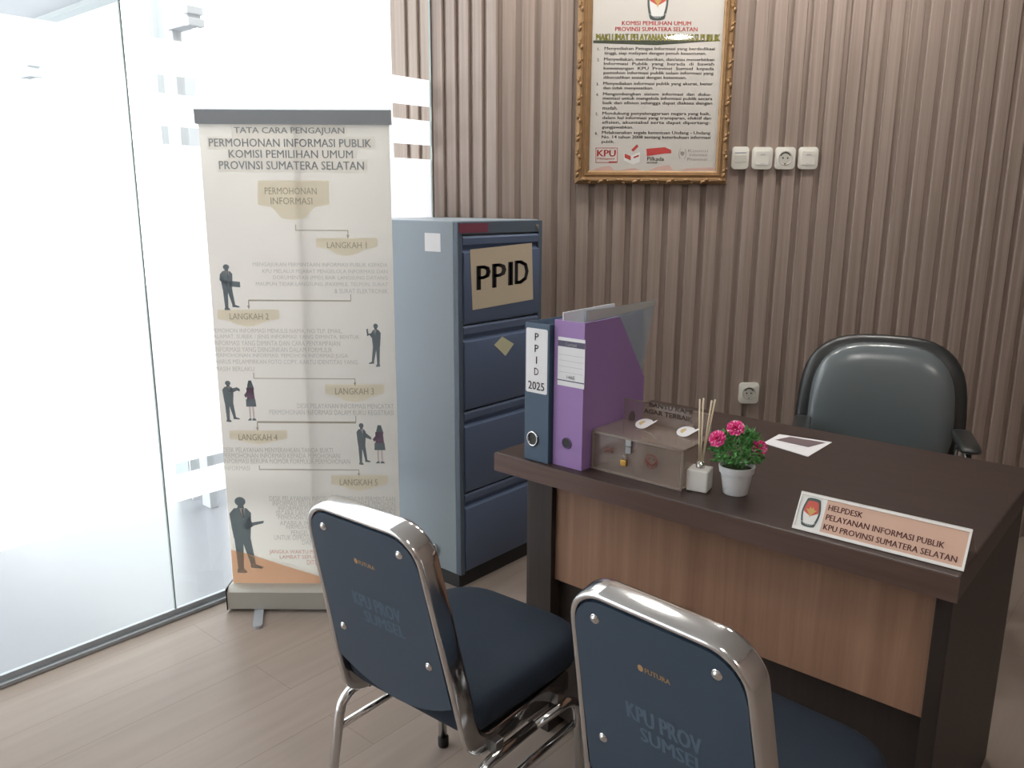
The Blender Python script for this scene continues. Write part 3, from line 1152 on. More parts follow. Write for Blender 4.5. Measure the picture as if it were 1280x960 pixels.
for i, (px, py) in enumerate(((762, 563), (815, 577))):
    bm = bm_new()
    u, v = FA3.uv(px, py)
    if i:
        sweep(bm, [front(u+0.013*math.cos(a), v+0.006+0.013*math.sin(a), 0.003) for a in [PI*1.1+PI*0.8*k/10 for k in range(11)]], circ(0.0018, 5), a0=(0, 1, 0))
        sweep(bm, [front(u+0.016*math.cos(a), v+0.016*math.sin(a), 0.003) for a in [2*PI*k/20 for k in range(20)]], circ(0.0008, 5), a0=(0, 1, 0), closed=True)
    else:
        sweep(bm, [front(u+0.013*math.cos(a), v-0.008+0.010*math.sin(a), 0.003) for a in [PI*0.1+PI*0.8*k/10 for k in range(11)]], circ(0.0014, 5), a0=(0, 1, 0))
    for s in (-1, 1):
        prism(bm, ellipse(u+s*0.006, v+0.006, 0.0016, 0.0022, 8), front, 0.0022, 0.003)
    obj('face_print', bm, M_REDPRINT, ab)
for px, py in ((805, 531.5), (857, 541.5)):
    P = at_z(px, py, DT+AH+0.009)
    bm = bm_new()
    cx_, cy_ = P.x-AX0, P.y-AY0
    mp = lambda u, v, w: Vector((cx_+u, cy_+v*0.94, AH+0.012+w+0.36*v+14*max(0, u-0.004)**2))
    n = 30
    ringv = ellipse(0, 0, 0.0215, 0.021, n)
    ringv = [(u+(0.014 if abs(v) < 0.006 and u > 0 else 0), v) for u, v in ringv]
    prism(bm, ringv, mp, 0.0, 0.0008)
    st = obj('round_sticker', bm, M_PAPER, ab)
    bm = bm_new()
    sheet(bm, ellipse(-0.002, 0, 0.011, 0.0105, 14), mp, 0.0014)
    obj('sticker_face', bm, M_TAN, st)
    bm = bm_new()
    box(bm, cx_-0.009, cx_+0.009, cy_+0.018, cy_+0.020, AH+0.0035, AH+0.026)
    obj('sticker_tab', bm, M_ACRYL, ab)
bm = bm_new()
u, v = FA3.uv(787.5, 560)
box(bm, u-0.010, u+0.006, -0.005, -0.0023, v-0.014, v+0.018, 0.001)
tube(bm, [(u-0.010, -0.0055, v+0.004), (u+0.006, -0.0055, v+0.004)], 0.0022, n=8)
obj('hasp', bm, M_STEEL, ab)
u, v = FA3.uv(783, 573)
pl = thing('padlock', 'small brass padlock hanging on the acrylic box hasp', 'padlock', (AX0+u, AY0-0.010, DT+v-0.008))
bm = bm_new()
box(bm, -0.008, 0.008, -0.004, 0.004, -0.008, 0.007, 0.0015)
obj('lock_body', bm, M_BRASS, pl)
bm = bm_new()
tube(bm, [(-0.005, 0, 0.006), (-0.005, 0, 0.016), (0.005, 0, 0.016), (0.005, 0, 0.006)], 0.0014, 0.0045, 6)
obj('shackle', bm, M_STEEL, pl)

# ---- reed diffuser
rd = thing('reed_diffuser', 'white cube reed diffuser with pale sticks left of the flower pot', 'diffuser', (-0.818, 1.592, DT+0.0005), R(12))
bm = bm_new()
box(bm, -0.024, 0.024, -0.024, 0.024, 0, 0.05, 0.004, 3)
obj('bottle', bm, M_CERAMIC, rd)
bm = bm_new()
lathe(bm, [(0.010, 0.0503), (0.010, 0.066), (0.0075, 0.066), (0.0075, 0.058)], n=18, cap=False)
obj('collar', bm, M_CHROME, rd)
for (bx, by, tx, ty, L_) in ((-0.003, 0, -0.012, 0.008, 0.205), (-0.001, 0.002, -0.004, 0.01, 0.208), (0.001, -0.001, 0.000, -0.006, 0.205), (0.002, 0.001, 0.016, 0.004, 0.206), (0.003, -0.002, 0.022, 0.010, 0.208)):
    bm = bm_new()
    tube(bm, [(bx, by, 0.055), (tx, ty, L_)], 0.0019, n=7)
    obj('reed', bm, M_REED, rd)

# ---- flower pot
fp = thing('flower_pot', 'small white pot of pink artificial flowers on the desk', 'potted plant', (-0.746, 1.624, DT+0.0005))
bm = bm_new()
lathe(bm, [(0.0265, 0), (0.027, 0.001), (0.0345, 0.048), (0.0375, 0.049), (0.0395, 0.062), (0.0395, 0.0645), (0.0365, 0.0645), (0.034, 0.05)], n=32, cap=False)
bm.faces.new([bm.verts.new((0.0265*math.cos(2*PI*i/32), 0.0265*math.sin(2*PI*i/32), 0)) for i in range(32)])
obj('pot', bm, M_POT, fp, smooth=40)
bm = bm_new()
lathe(bm, [(0.034, 0.052), (0.034, 0.056), (0.018, 0.060), (0.001, 0.061)], n=24)
obj('soil', bm, M_SOIL, fp)
bm = bm_new()
rng = random.Random(3)
for k in range(620):
    a = rng.uniform(0, 2*PI)
    cz = rng.uniform(-0.45, 1)
    rr = math.sqrt(max(0.0, 1-cz*cz))
    s = rng.uniform(0.72, 1.0)
    d = Vector((rr*math.cos(a), rr*math.sin(a), cz))
    base_p = Vector((0, 0, 0.098))+Vector((d.x*0.050*s, d.y*0.050*s, d.z*0.046*s))
    dirv = (d*0.8+Vector((0, 0, 0.25))+Vector((rng.uniform(-.8, .8), rng.uniform(-.8, .8), rng.uniform(-.5, .6)))).normalized()
    sidev = dirv.cross(Vector((rng.uniform(-1, 1), rng.uniform(-1, 1), rng.uniform(-1, 1)))).normalized()
    nn = dirv.cross(sidev)
    L_, w_ = rng.uniform(0.012, 0.021), rng.uniform(0.0028, 0.0048)
    p = [base_p, base_p+dirv*L_*.45+sidev*w_, base_p+dirv*L_-nn*0.002, base_p+dirv*L_*.45-sidev*w_, base_p+dirv*L_*.5+nn*0.0015]
    v_ = [bm.verts.new(q) for q in p]
    bm.faces.new([v_[0], v_[1], v_[4]])
    bm.faces.new([v_[1], v_[2], v_[4]])
    bm.faces.new([v_[2], v_[3], v_[4]])
    bm.faces.new([v_[3], v_[0], v_[4]])
for k in range(26):
    a = rng.uniform(0, 2*PI)
    r_ = rng.uniform(0.01, 0.036)
    tube(bm, [(r_*.4*math.cos(a), r_*.4*math.sin(a), 0.055), (r_*math.cos(a), r_*math.sin(a), rng.uniform(.09, .13))], 0.0008, n=4)
obj('foliage', bm, M_LEAF, fp, fix=False)
pc = Vector((-0.748, 1.622, DT))
vn = Vector((-pc.x, -pc.y, 0)).normalized()
for (px, py, off) in ((895.5, 549, 0.030), (918, 536, 0.026), (947, 560, 0.012)):
    P = hit(px, py, vn, vn.dot(pc)+off)
    c = P-pc
    up_d = (c-Vector((0, 0, 0.09))).normalized()*0.6+vn*0.6+Vector((0, 0, .3))
    up_d.normalize()
    e1 = up_d.cross(Vector((0, 0, 1))).normalized()
    e2 = up_d.cross(e1)
    bm = bm_new()
    for layer, (nr, rad, tilt) in enumerate(((8, 0.0185, 0.15), (7, 0.016, 0.5), (6, 0.012, 0.85), (4, 0.008, 1.2))):
        for i in range(nr):
            a = 2*PI*i/nr+layer*0.5+rng.uniform(-.15, .15)
            dv = e1*math.cos(a)+e2*math.sin(a)
            sv = -e1*math.sin(a)+e2*math.cos(a)
            ax = dv*math.cos(tilt)+up_d*math.sin(tilt)
            w_ = rad*0.62
            ctr = bm.verts.new(c+up_d*0.001*layer)
            ringp = []
            for j, (f, s) in enumerate(((.45, -.8), (.85, -1.0), (1.05, -.4), (.95, 0), (1.08, .4), (.85, 1.0), (.45, .8))):
                ringp.append(bm.verts.new(c+ax*rad*f+sv*w_*s+up_d*(0.0018*(1 if j % 2 else -1)+0.001*layer)))
            mid_ = [bm.verts.new(ctr.co+(v_.co-ctr.co)*0.8) for v_ in ringp]
            for j in range(6):
                bm.faces.new([ctr, mid_[j], mid_[j+1]]).material_index = 0
                bm.faces.new([mid_[j], ringp[j], ringp[j+1], mid_[j+1]]).material_index = 1 if (i+j) % 4 == 0 else 0
    obj('flower', bm, [M_PINK, M_PINKW], fp, fix=False)


# ---- emblem helper (barrel-shaped shield)
def barrel(n=10):
    L_ = []
    for i in range(n+1):
        t = i/n
        L_.append((0.5+0.36+0.14*math.sin(PI*t), t))
    Rr = [(1-u, v) for u, v in reversed(L_)]
    top = [(0.5+0.36*math.cos(a), 1+0.06*math.sin(a)) for a in [PI*k/6 for k in range(1, 6)]]
    bot = [(0.5-0.36*math.cos(a), -0.06*math.sin(a)) for a in [PI*k/6 for k in range(1, 6)]]
    return L_+top+Rr+bot


def emblem(bm, mp, w):
    o_ = barrel()
    sheet(bm, o_, mp, w, 0)
    inn = [(0.5+(u-.5)*.80, .5+(v-.5)*.80) for u, v in o_]
    sheet(bm, inn, mp, w+0.0003, 3)
    up_ = [(u, v) for u, v in inn if v > 0.5]
    up_.sort(key=lambda p: math.atan2(p[1]-.5, p[0]-.5))
    sheet(bm, [(0.12, .5)]+[(.5, .36)]+[(.88, .5)]+up_, mp, w+0.0005, 1)
    sheet(bm, [(.5, .30), (.56, .42), (.8, .62), (.66, .60), (.58, .72), (.5, .64), (.42, .72), (.34, .60), (.2, .62), (.44, .42)], mp, w+0.0008, 2)
    for i in range(11):
        u = 0.14+0.072*i
        v = 0.10-0.10*math.sin(PI*i/10)+0.0
        sheet(bm, ellipse(u, v+0.02, 0.018, 0.018, 6), mp, w+0.0008, 3)


EMB = [M_EMB_DK, M_EMB_RED, M_EMB_GOLD, M_EMB_W]

# ---- name plate
A_ = at_z(990, 660, DT)
B_ = at_z(1204.5, 715, DT)
rz = math.atan2(B_.y-A_.y, B_.x-A_.x)
nl = (B_-A_).length
npl = thing('name_plate', 'long clear acrylic name plate with peach card at the desk front edge', 'name plate', (A_.x, A_.y, DT+0.0005), rz)
NH, NB = 0.066, 0.04      # rise and set-back of the sloping face
ln = math.hypot(NH, NB)


def slope(u, v, w):
    c, s = NH/ln, NB/ln
    return Vector((u, v*s-w*c, v*c+w*s))


bm = bm_new()
prism(bm, [(0, 0), (nl, 0), (nl, ln), (0, ln)], slope, -0.003, 0.0)
prism(bm, [(0.0, NB-0.003), (nl, NB-0.003), (nl, 0.105), (0, 0.105)], lambda u, v, w: Vector((u, v, 0.0+w+(0.105-v)*(NH-0.004)/(0.105-NB))), 0.0, 0.002)
obj('holder', bm, M_ACRYL, npl)
bm = bm_new()
prism(bm, [(0, 0.0), (nl, 0.0), (nl, 0.006), (0, 0.006)], slope, 0.0002, 0.0025)
prism(bm, [(0, ln-0.006), (nl, ln-0.006), (nl, ln), (0, ln)], slope, 0.0002, 0.0025)
prism(bm, [(nl-0.004, 0.006), (nl, 0.006), (nl, ln-0.006), (nl-0.004, ln-0.006)], slope, 0.0002, 0.002)
prism(bm, [(0, 0.006), (0.003, 0.006), (0.003, ln-0.006), (0, ln-0.006)], slope, 0.0002, 0.002)
obj('holder_rim', bm, M_WHITE, npl)
bm = bm_new()
sheet(bm, [(0.003, 0.006), (0.053, 0.006), (0.053, ln-0.006), (0.003, ln-0.006)], slope, 0.0006, 1)
sheet(bm, [(0.053, 0.006), (nl-0.004, 0.006), (nl-0.004, ln-0.006), (0.053, ln-0.006)], slope, 0.0006, 0)
cd = obj('insert_card', bm, [M_CARDTAN, M_EMB_W], npl)
bm = bm_new()
for t, x0, x1, k in (('HELPDESK', 0.058, 0.122, 2), ('PELAYANAN INFORMASI PUBLIK', 0.058, 0.268, 1), ('KPU PROVINSI SUMATERA SELATAN', 0.058, 0.292, 0)):
    v0 = 0.012+k*0.0195
    put_text(bm, t, x0, x1, v0, v0+0.0115, slope, 0.001, 0.02)
obj('lettering', bm, M_PRED if False else mat('maroon_ink', (96, 58, 56), 0.7), cd)
bm = bm_new()
emblem(bm, lambda u, v, w: slope(0.010+u*0.036, 0.012+v*0.053, w), 0.001)
obj('emblem', bm, EMB, cd, fix=False)

# ---- photo card on the desk
pts = [at_z(*p, DT+0.001) for p in ((954, 554), (1010, 571), (1040, 553), (974, 543))]
bm = bm_new()
prism(bm, [(p.x, p.y) for p in pts], lambda u, v, w: Vector((u, v, DT+0.0006+w)), 0, 0.0012)
cdp = tag(obj('printed_card', bm, M_PAPER), 'white card with a dark printed picture lying on the desk', 'card')


def bil(a, b):
    p = pts[0].lerp(pts[1], a).lerp(pts[3].lerp(pts[2], a), b)
    return (p.x, p.y)


bm = bm_new()
sheet(bm, [bil(.10, .45), bil(.78, .45), bil(.92, .9), bil(.24, .9)], lambda u, v, w: Vector((u, v, DT+0.0024)))
obj('picture_print', bm, M_PHOTO, cdp)


# ================================================================== VISITOR CHAIRS
def backpt(u, z, off=0.0):
    k = 0.22
    n = math.hypot(1, k)
    return Vector((u, -0.20-(z-0.43)*k-off/n, z-off*k/n))


def visitor_chair():
    t = thing('visitor_chair', 'chrome framed blue visitor chair nearest the banner', 'chair', (0, 0, 0), 0, 'blue visitor chairs at the desk')
    TOP, LOW = 0.845, 0.44
    # back frame: flat oval steel tube, inverted U that bends forward under the seat
    sec = [(0.0068*(abs(math.cos(a))**.55)*(1 if math.cos(a) > 0 else -1), 0.023*(abs(math.sin(a))**.5)*(1 if math.sin(a) > 0 else -1)) for a in [2*PI*i/16 for i in range(16)]]
    c = lambda u, z: backpt(u, z, -0.022)
    yl = c(0, 0.39).y
    ZF = 0.362
    path = [Vector((-0.178, 0.15, ZF)), Vector((-0.178, yl+0.006, ZF)), c(-0.150, TOP-0.008), c(0.150, TOP-0.008), Vector((0.178, yl+0.006, ZF)), Vector((0.178, 0.15, ZF))]
    pts_ = fillet(path, [0.055, 0.065, 0.065, 0.055], 9)
    bm = bm_new()
    # start tangent is -y, section: first axis thin (x outward), second depth
    sweep(bm, pts_, sec, a0=(1, 0, 0))
    obj('back_frame', bm, M_CHROME, t)

    # rear panel of blue vinyl with a bowed lower edge
    def outline(h, inset=0.0):
        wt, wb = 0.143-inset, 0.158-inset
        out = []
        lowz = LOW+0.03
        for i in range(13):            # bottom bow
            s = -1+2*i/12
            out.append((wb*s*1.02, lowz-0.050*(1-s*s)+inset))
        rr = 0.058-inset*0.5
        out.append((wt+0.006, TOP-0.022-rr))
        for i in range(1, 7):
            a = PI/2*i/6
            out.append((wt-rr+0.004+rr*math.cos(a), TOP-0.018-rr+rr*math.sin(a)-inset*0.5))
        for i in range(0, 6):
            a = PI/2+PI/2*i/6
            out.append((-wt+rr-0.004+rr*math.cos(a), TOP-0.018-rr+rr*math.sin(a)-inset*0.5))
        out.append((-wt-0.006, TOP-0.022-rr))
        return out
    bm = bm_new()
    prism(bm, outline(0), lambda u, v, w: backpt(u, v, w), -0.012, 0.0)
    bp = obj('back_panel', bm, M_VINYL, t)
    bm = bm_new()
    pillow(bm, outline(0, 0.004), lambda u, v, w: backpt(u, v, -0.016-w), 0.035, 0.003)
    obj('back_cushion', bm, M_FABRIC, t)
    for (u, z) in ((-0.105, 0.795), (0.105, 0.795), (-0.122, 0.555), (0.122, 0.555)):
        bm = bm_new()
        for (r0, r1, w0, w1) in ((0.0085, 0.0075, 0.0002, 0.002), (0.006, 0.003, 0.002, 0.005)):
            a = [bm.verts.new(backpt(u+r0*math.cos(q), z+r0*math.sin(q), w0)) for q in [2*PI*i/14 for i in range(14)]]
            b = [bm.verts.new(backpt(u+r1*math.cos(q), z+r1*math.sin(q), w1)) for q in [2*PI*i/14 for i in range(14)]]
            for i in range(14):
                bm.faces.new([a[i], a[(i+1) % 14], b[(i+1) % 14], b[i]]).smooth = True
            bm.faces.new(b)
        obj('screw', bm, M_CHROME, bp)
    bm = bm_new()
    put_text(bm, 'FUTURA', -0.018, 0.026, 0.737, 0.746, lambda u, v, w: backpt(u, v, w), 0.0006, 0.02)
    sheet(bm, ellipse(-0.026, 0.742, 0.005, 0.006, 12), lambda u, v, w: backpt(u, v, w), 0.0006)
    obj('maker_lettering', bm, M_GOLDTXT, bp)
    bm = bm_new()
    put_text(bm, 'KPU PROV', -0.062, 0.070, 0.632, 0.664, lambda u, v, w: backpt(u, v, w), 0.0006, 0.03)
    put_text(bm, 'SUMSEL', -0.040, 0.072, 0.598, 0.625, lambda u, v, w: backpt(u, v, w), 0.0006, 0.03)
    obj('stencil_lettering', bm, M_STENCIL, bp)
    # seat
    bm = bm_new()
    ol = rrect(-0.198, 0.198, -0.185, 0.235, (0.085, 0.085, 0.04, 0.04))
    ol = [(u, -v+0.05) for u, v in ol]
    ol = rrect(-0.190, 0.190, -0.185, 0.235, (0.045, 0.10, 0.10, 0.045), 7)
    pillow(bm, ol, lambda u, v, w: Vector((u*(1+0.16*(v+.18)), v, 0.440+w+0.006*math.cos(v*8))), 0.034, 0.058, prof=(0, .4, .7, .85, .92, .96, .98, .99, .996, 1.0), pw=14)
    obj('seat', bm, M_FABRIC, t)
    bm = bm_new()
    box(bm, -0.165, 0.165, -0.14, 0.19, 0.3705, 0.384, 0.003)
    obj('seat_board', bm, M_BLACK, t)
    # legs: four, each with its half of the side rail
    RZ = 0.338
    for s in (-1, 1):
        x = 0.200*s
        bm = bm_new()
        tube(bm, [(x, 0.0, RZ), (x, -0.178, RZ), (x*1.02, -0.238, 0.012)], 0.0115, 0.05, 12)
        lg = obj('leg', bm, M_CHROME, t)
        bm = bm_new()
        lathe(bm, [(0.013, 0.0), (0.0145, 0.004), (0.0145, 0.026), (0.0125, 0.03)], x*1.021, -0.2395, 14)
        obj('foot_cap', bm, M_RUBBER, lg)
        bm = bm_new()
        tube(bm, [(x, 0.0005, RZ), (x*1.05, 0.150, RZ), (x*1.10, 0.165, 0.012)], 0.0115, 0.05, 12)
        lg = obj('leg', bm, M_CHROME, t)
        bm = bm_new()
        lathe(bm, [(0.013, 0.0), (0.0145, 0.004), (0.0145, 0.026), (0.0125, 0.03)], x*1.10, 0.166, 14)
        obj('foot_cap', bm, M_RUBBER, lg)
        bm = bm_new()
        tube(bm, [(x*1.005, -0.200, 0.262), (x*1.012, 0.156, 0.262)], 0.0085, n=10)
        obj('stretcher', bm, M_CHROME, t)
        for yy in (-0.11, 0.10):
            bm = bm_new()
            box(bm, min(0.172*s, x), max(0.172*s, x), yy-0.012, yy+0.012, RZ, 0.366, 0.002)
            obj('bracket', bm, M_STEEL, t)
    bm = bm_new()
    tube(bm, [(-0.178, 0.10, 0.358), (0.178, 0.10, 0.358)], 0.010, n=10)
    tube(bm, [(-0.178, -0.10, 0.358), (0.178, -0.10, 0.358)], 0.010, n=10)
    obj('cross_bar', bm, M_STEEL, t)
    return t


ch = visitor_chair()
ch.location = (-1.150, 1.163, 0)
ch.rotation_euler = (0, 0, R(2.5))
ch2 = dup(ch, (-0.515, 1.205, 0), R(-4), 'chrome framed blue visitor chair nearest the camera, before the walnut panel')

# ================================================================== EXECUTIVE CHAIR
EX = Vector((-0.832, 2.917, 0))+Vector((0.342, -0.9397, 0))*0.25
ex = thing('office_chair', 'black leather office chair with padded back behind the desk', 'office chair', (EX.x, EX.y, 0), R(200))


def sup(hw, z0, z1, p=3.2, taper=0.04, n=44):
    out = []
    zc, hh = (z0+z1)/2, (z1-z0)/2
    for i in range(n):
        a = 2*PI*i/n
        cu, sv = math.cos(a), math.sin(a)
        u = hw*abs(cu)**(2/p)*(1 if cu >= 0 else -1)
        v = hh*abs(sv)**(2/p)*(1 if sv >= 0 else -1)
        out.append((u*(1-taper*v/hh), zc+v))
    return out


def exb(u, v, w):       # backrest reclines a little and wraps round the sitter
    return Vector((u, -0.235-(v-0.5)*0.12+w+0.35*u*u, v))


bm = bm_new()
pillow(bm, sup(0.272, 0.43, 0.968), exb, 0.035, 0.05, pw=5)
obj('backrest', bm, M_LEATHER, ex)
bm = bm_new()
pillow(bm, sup(0.232, 0.49, 0.945, 3.0), lambda u, v, w: exb(u, v, w+0.034), 0.045, 0.004, pw=4)
obj('back_cushion', bm, M_LEATHERSHEEN, ex)
bm = bm_new()
ol = rrect(-0.215, 0.215, -0.20, 0.26, 0.09, 7)
pillow(bm, ol, lambda u, v, w: Vector((u, v, 0.455+w)), 0.06, 0.05, pw=6)
obj('seat', bm, M_LEATHER, ex)
for s in (-1, 1):
    x = 0.245*s
    bm = bm_new()
    tube(bm, [(x, -0.13, 0.42), (x, -0.16, 0.655), (x, 0.06, 0.655), (x, 0.09, 0.42)], 0.013, 0.05, 10)
    tube(bm, [(x, -0.13, 0.42), (x*0.6, -0.10, 0.40)], 0.013, n=10)
    tube(bm, [(x, 0.09, 0.42), (x*0.6, 0.07, 0.40)], 0.013, n=10)
    ar = obj('armrest', bm, M_CHROME, ex)
    bm = bm_new()
    pillow(bm, rrect(-0.03, 0.03, -0.17, 0.09, 0.028, 5), lambda u, v, w: Vector((x+u, v, 0.678+w)), 0.016, 0.012, pw=6)
    obj('arm_pad', bm, M_LEATHER, ar)
bm = bm_new()
lathe(bm, [(0.03, 0.09), (0.03, 0.25), (0.018, 0.25), (0.018, 0.40)], n=16)
box(bm, -0.12, 0.12, -0.12, 0.12, 0.385, 0.404, 0.004)
obj('gas_column', bm, M_BLACK, ex)
bm = bm_new()
for k in range(5):
    a = 2*PI*k/5+0.3
    sweep(bm, [(0.02*math.cos(a), 0.02*math.sin(a), 0.095), (0.18*math.cos(a), 0.18*math.sin(a), 0.088), (0.29*math.cos(a), 0.29*math.sin(a), 0.068)],
          [(0.012, -0.02), (0.012, 0.02), (-0.012, 0.016), (-0.012, -0.016)], a0=(0, 0, 1), smooth=False)
star = obj('star_base', bm, M_CHROME, ex)
for k in range(5):
    a = 2*PI*k/5+0.3
    bm = bm_new()
    for q in (-0.014, 0.014):
        cx_, cy_ = 0.285*math.cos(a)-q*math.sin(a), 0.285*math.sin(a)+q*math.cos(a)
        prism(bm, ellipse(0, 0.027, 0.026, 0.026, 18), lambda u, v, w: Vector((cx_+u*math.cos(a)-w*math.sin(a), cy_+u*math.sin(a)+w*math.cos(a), v)), -0.009, 0.009, bev=0.003)
    obj('caster', bm, M_BLACK, star)

# ================================================================== WALL ITEMS
WO = Vector((CX, WY, 0))
FW = Face(WO, YAW, 0.0)


def wpos(s, off=0.0):
    return WO+ws*s-wn*off


# ---- gilt frame with charter
fx0, fx1, fz0, fz1 = 0.308, 0.902, 1.482, 2.30
fr = thing('picture_frame', 'ornate gilt framed printed charter hanging on the slatted wall', 'picture frame', (WO.x, WO.y, 0), YAW)
ix0, ix1, iz0, iz1 = 0.364, 0.858, 1.532, 2.245
bm = bm_new()
mw = ix0-fx0
prof = [(0, 0.002), (0, 0.018), (0.006, 0.026), (0.014, 0.030), (0.022, 0.029), (0.028, 0.022), (0.033, 0.022), (0.037, 0.026), (0.041, 0.026), (0.044, 0.020), (0.048, 0.020), (0.052, 0.016), (mw, 0.013), (mw, 0.002)]
corners = [((fx0, fz0), (ix0, iz0)), ((fx1, fz0), (ix1, iz0)), ((fx1, fz1), (ix1, iz1)), ((fx0, fz1), (ix0, iz1))]
rings = []
for (o_, i_) in corners:
    rings.append([bm.verts.new((o_[0]+(i_[0]-o_[0])*d/mw, -h, o_[1]+(i_[1]-o_[1])*d/mw)) for d, h in prof])
m_ = len(prof)
for k in range(4):
    a, b = rings[k], rings[(k+1) % 4]
    for i in range(m_):
        bm.faces.new([a[i], a[(i+1) % m_], b[(i+1) % m_], b[i]])


def scroll(bm, cx_, cz, ang, L_):
    """carved acanthus lobe lying along the outer moulding"""
    e1 = (math.cos(ang), math.sin(ang))
    e2 = (-e1[1], e1[0])
    for (t, o2, r0, r1, h) in ((-.26, 0.0, .34, .0088, .014), (0.10, .004, .28, .0066, .012), (0.34, -.004, .18, .0046, .009)):
        n = 10
        c0 = bm.verts.new((cx_+e1[0]*t*L_+e2[0]*o2, -0.028-h, cz+e1[1]*t*L_+e2[1]*o2))
        rg = []
        for q, hh in ((0.6, 0.75), (1.0, 0.0)):
            rg.append([bm.verts.new((cx_+e1[0]*(t*L_+r0*L_*q*math.cos(a))+e2[0]*(o2+r1*q*math.sin(a)), -0.024-h*hh, cz+e1[1]*(t*L_+r0*L_*q*math.cos(a))+e2[1]*(o2+r1*q*math.sin(a)))) for a in [2*PI*i/n for i in range(n)]])
        for i in range(n):
            bm.faces.new([c0, rg[0][i], rg[0][(i+1) % n]]).smooth = True
            bm.faces.new([rg[0][i], rg[1][i], rg[1][(i+1) % n], rg[0][(i+1) % n]]).smooth = True


PX = 0.0665
k = 0
z = fz0+0.012
while z < fz1-0.01:
    for x in (fx0+0.012, fx1-0.012):
        scroll(bm, x, z+PX*.5, PI/2+(0.28 if k % 2 else -0.28), PX*0.62)
    z += PX
    k += 1
x = fx0+0.012
while x < fx1-0.01:
    for zz in (fz0+0.012, fz1-0.012):
        scroll(bm, x+PX*.5, zz, (0.28 if k % 2 else -0.28), PX*0.62)
    x += PX
    k += 1
obj('frame_moulding', bm, M_GOLD, fr)
bm = bm_new()
box(bm, ix0-0.006, ix1+0.006, -0.009, -0.003, iz0-0.006, iz1+0.006)
po = obj('poster', bm, M_POSTER, fr)
bm = bm_new()
sheet(bm, [(ix0, iz0), (ix1, iz0), (ix1, iz1), (ix0, iz1)], front, 0.0125)
obj('glazing', bm, clear('picture_glass', (255, 255, 255)), fr)
FPZ = Face(WO, YAW, -0.009)
bm = bm_new()
for t, x0, x1, yc in (('KOMISI PEMILIHAN UMUM', 777.5, 864, 29), ('PROVINSI SUMATERA SELATAN', 769, 872, 36.5)):
    FPZ.text(bm, t, x0, x1, yc-2.4, yc+2.4, 0.0006, 0.02)
obj('heading_lettering', bm, M_PRED, po)
bm = bm_new()
sheet(bm, FPZ.poly([(741.5, 54), (821, 56.5), (900, 51), (900, 50), (741.5, 50.5)]), FPZ.mapf, 0.0004)
obj('heading_shadow', bm, M_PGREEN, po)
bm = bm_new()
FPZ.text(bm, 'MAKLUMAT PELAYANAN INFORMASI PUBLIK', 745.2, 900.2, 42.8, 51.2, 0.0006, 0.045, 1)
FPZ.text(bm, 'MAKLUMAT PELAYANAN INFORMASI PUBLIK', 745.2, 900.2, 43.2, 50.8, 0.0009, 0.005, 0)
obj('heading_banner', bm, [M_PYEL, M_PGREEN], po)
body = [('1.', 'Menyediakan Petugas Informasi yang berdedikasi', 755.5, 893.5, 61.3), ('', 'tinggi, siap melayani dengan penuh kesantunan.', 755.3, 883, 67.1),
        ('2.', 'Menyediakan, memberikan, dan/atau menerbitkan', 755, 893, 74.8), ('', 'Informasi  Publik  yang  berada  di  bawah', 754.8, 892.6, 80.4),
        ('', 'kewenangan  KPU  Provinsi  Sumsel  kepada', 754.6, 892.3, 86.1), ('', 'pemohon informasi publik selain informasi yang', 754.4, 892, 91.8),
        ('', 'dikecualikan sesuai dengan ketentuan.', 754.2, 858, 97.4), ('3.', 'Menyediakan informasi publik yang akurat, benar', 754, 891, 105.1),
        ('', 'dan tidak menyesatkan.', 753.8, 816.5, 110.5), ('4.', 'Mengembangkan  sistem  informasi  dan  doku-', 753.7, 889, 118.2),
        ('', 'mentasi untuk mengelola informasi publik secara', 753.5, 890.5, 123.6), ('', 'baik dan efisien sehingga dapat diakses dengan', 753.4, 890.3, 129.3),
        ('', 'mudah.', 753.2, 772, 135), ('5.', 'Mendukung penyelenggaraan negara yang baik,', 753, 888, 142.4),
        ('', 'dalam hal informasi yang transparan, efektif dan', 752.9, 889, 148), ('', 'efisien, akuntabel serta dapat dipertang-', 752.7, 888, 153.7),
        ('', 'gungjawabkan.', 752.5, 791.5, 159.5), ('6.', 'Melaksanakan segala ketentuan Undang - Undang', 752.3, 888, 166.4),
        ('', 'No. 14 tahun 2008 tentang keterbukaan informasi', 752.2, 888, 172), ('', 'publik.', 752, 768, 177.6)]
bm = bm_new()
for num, t, x0, x1, yc in body:
    FPZ.text(bm, t, x0, x1, yc-2.2, yc+2.2, 0.0006, 0.018)
    if num:
        FPZ.text(bm, num, x0-8.5, x0-5.5, yc-1.8, yc+1.8, 0.0006, 0.018)
obj('body_lettering', bm, M_PTEXT, po)
(ua, va), (ub, vb) = FPZ.uv(808.5, 23), FPZ.uv(836.5, -21)
bm = bm_new()
emblem(bm, lambda u, v, w: FPZ.mapf(ua+(ub-ua)*u, va+(vb-va)*v, w), 0.0006)
obj('emblem', bm, EMB, po, fix=False)
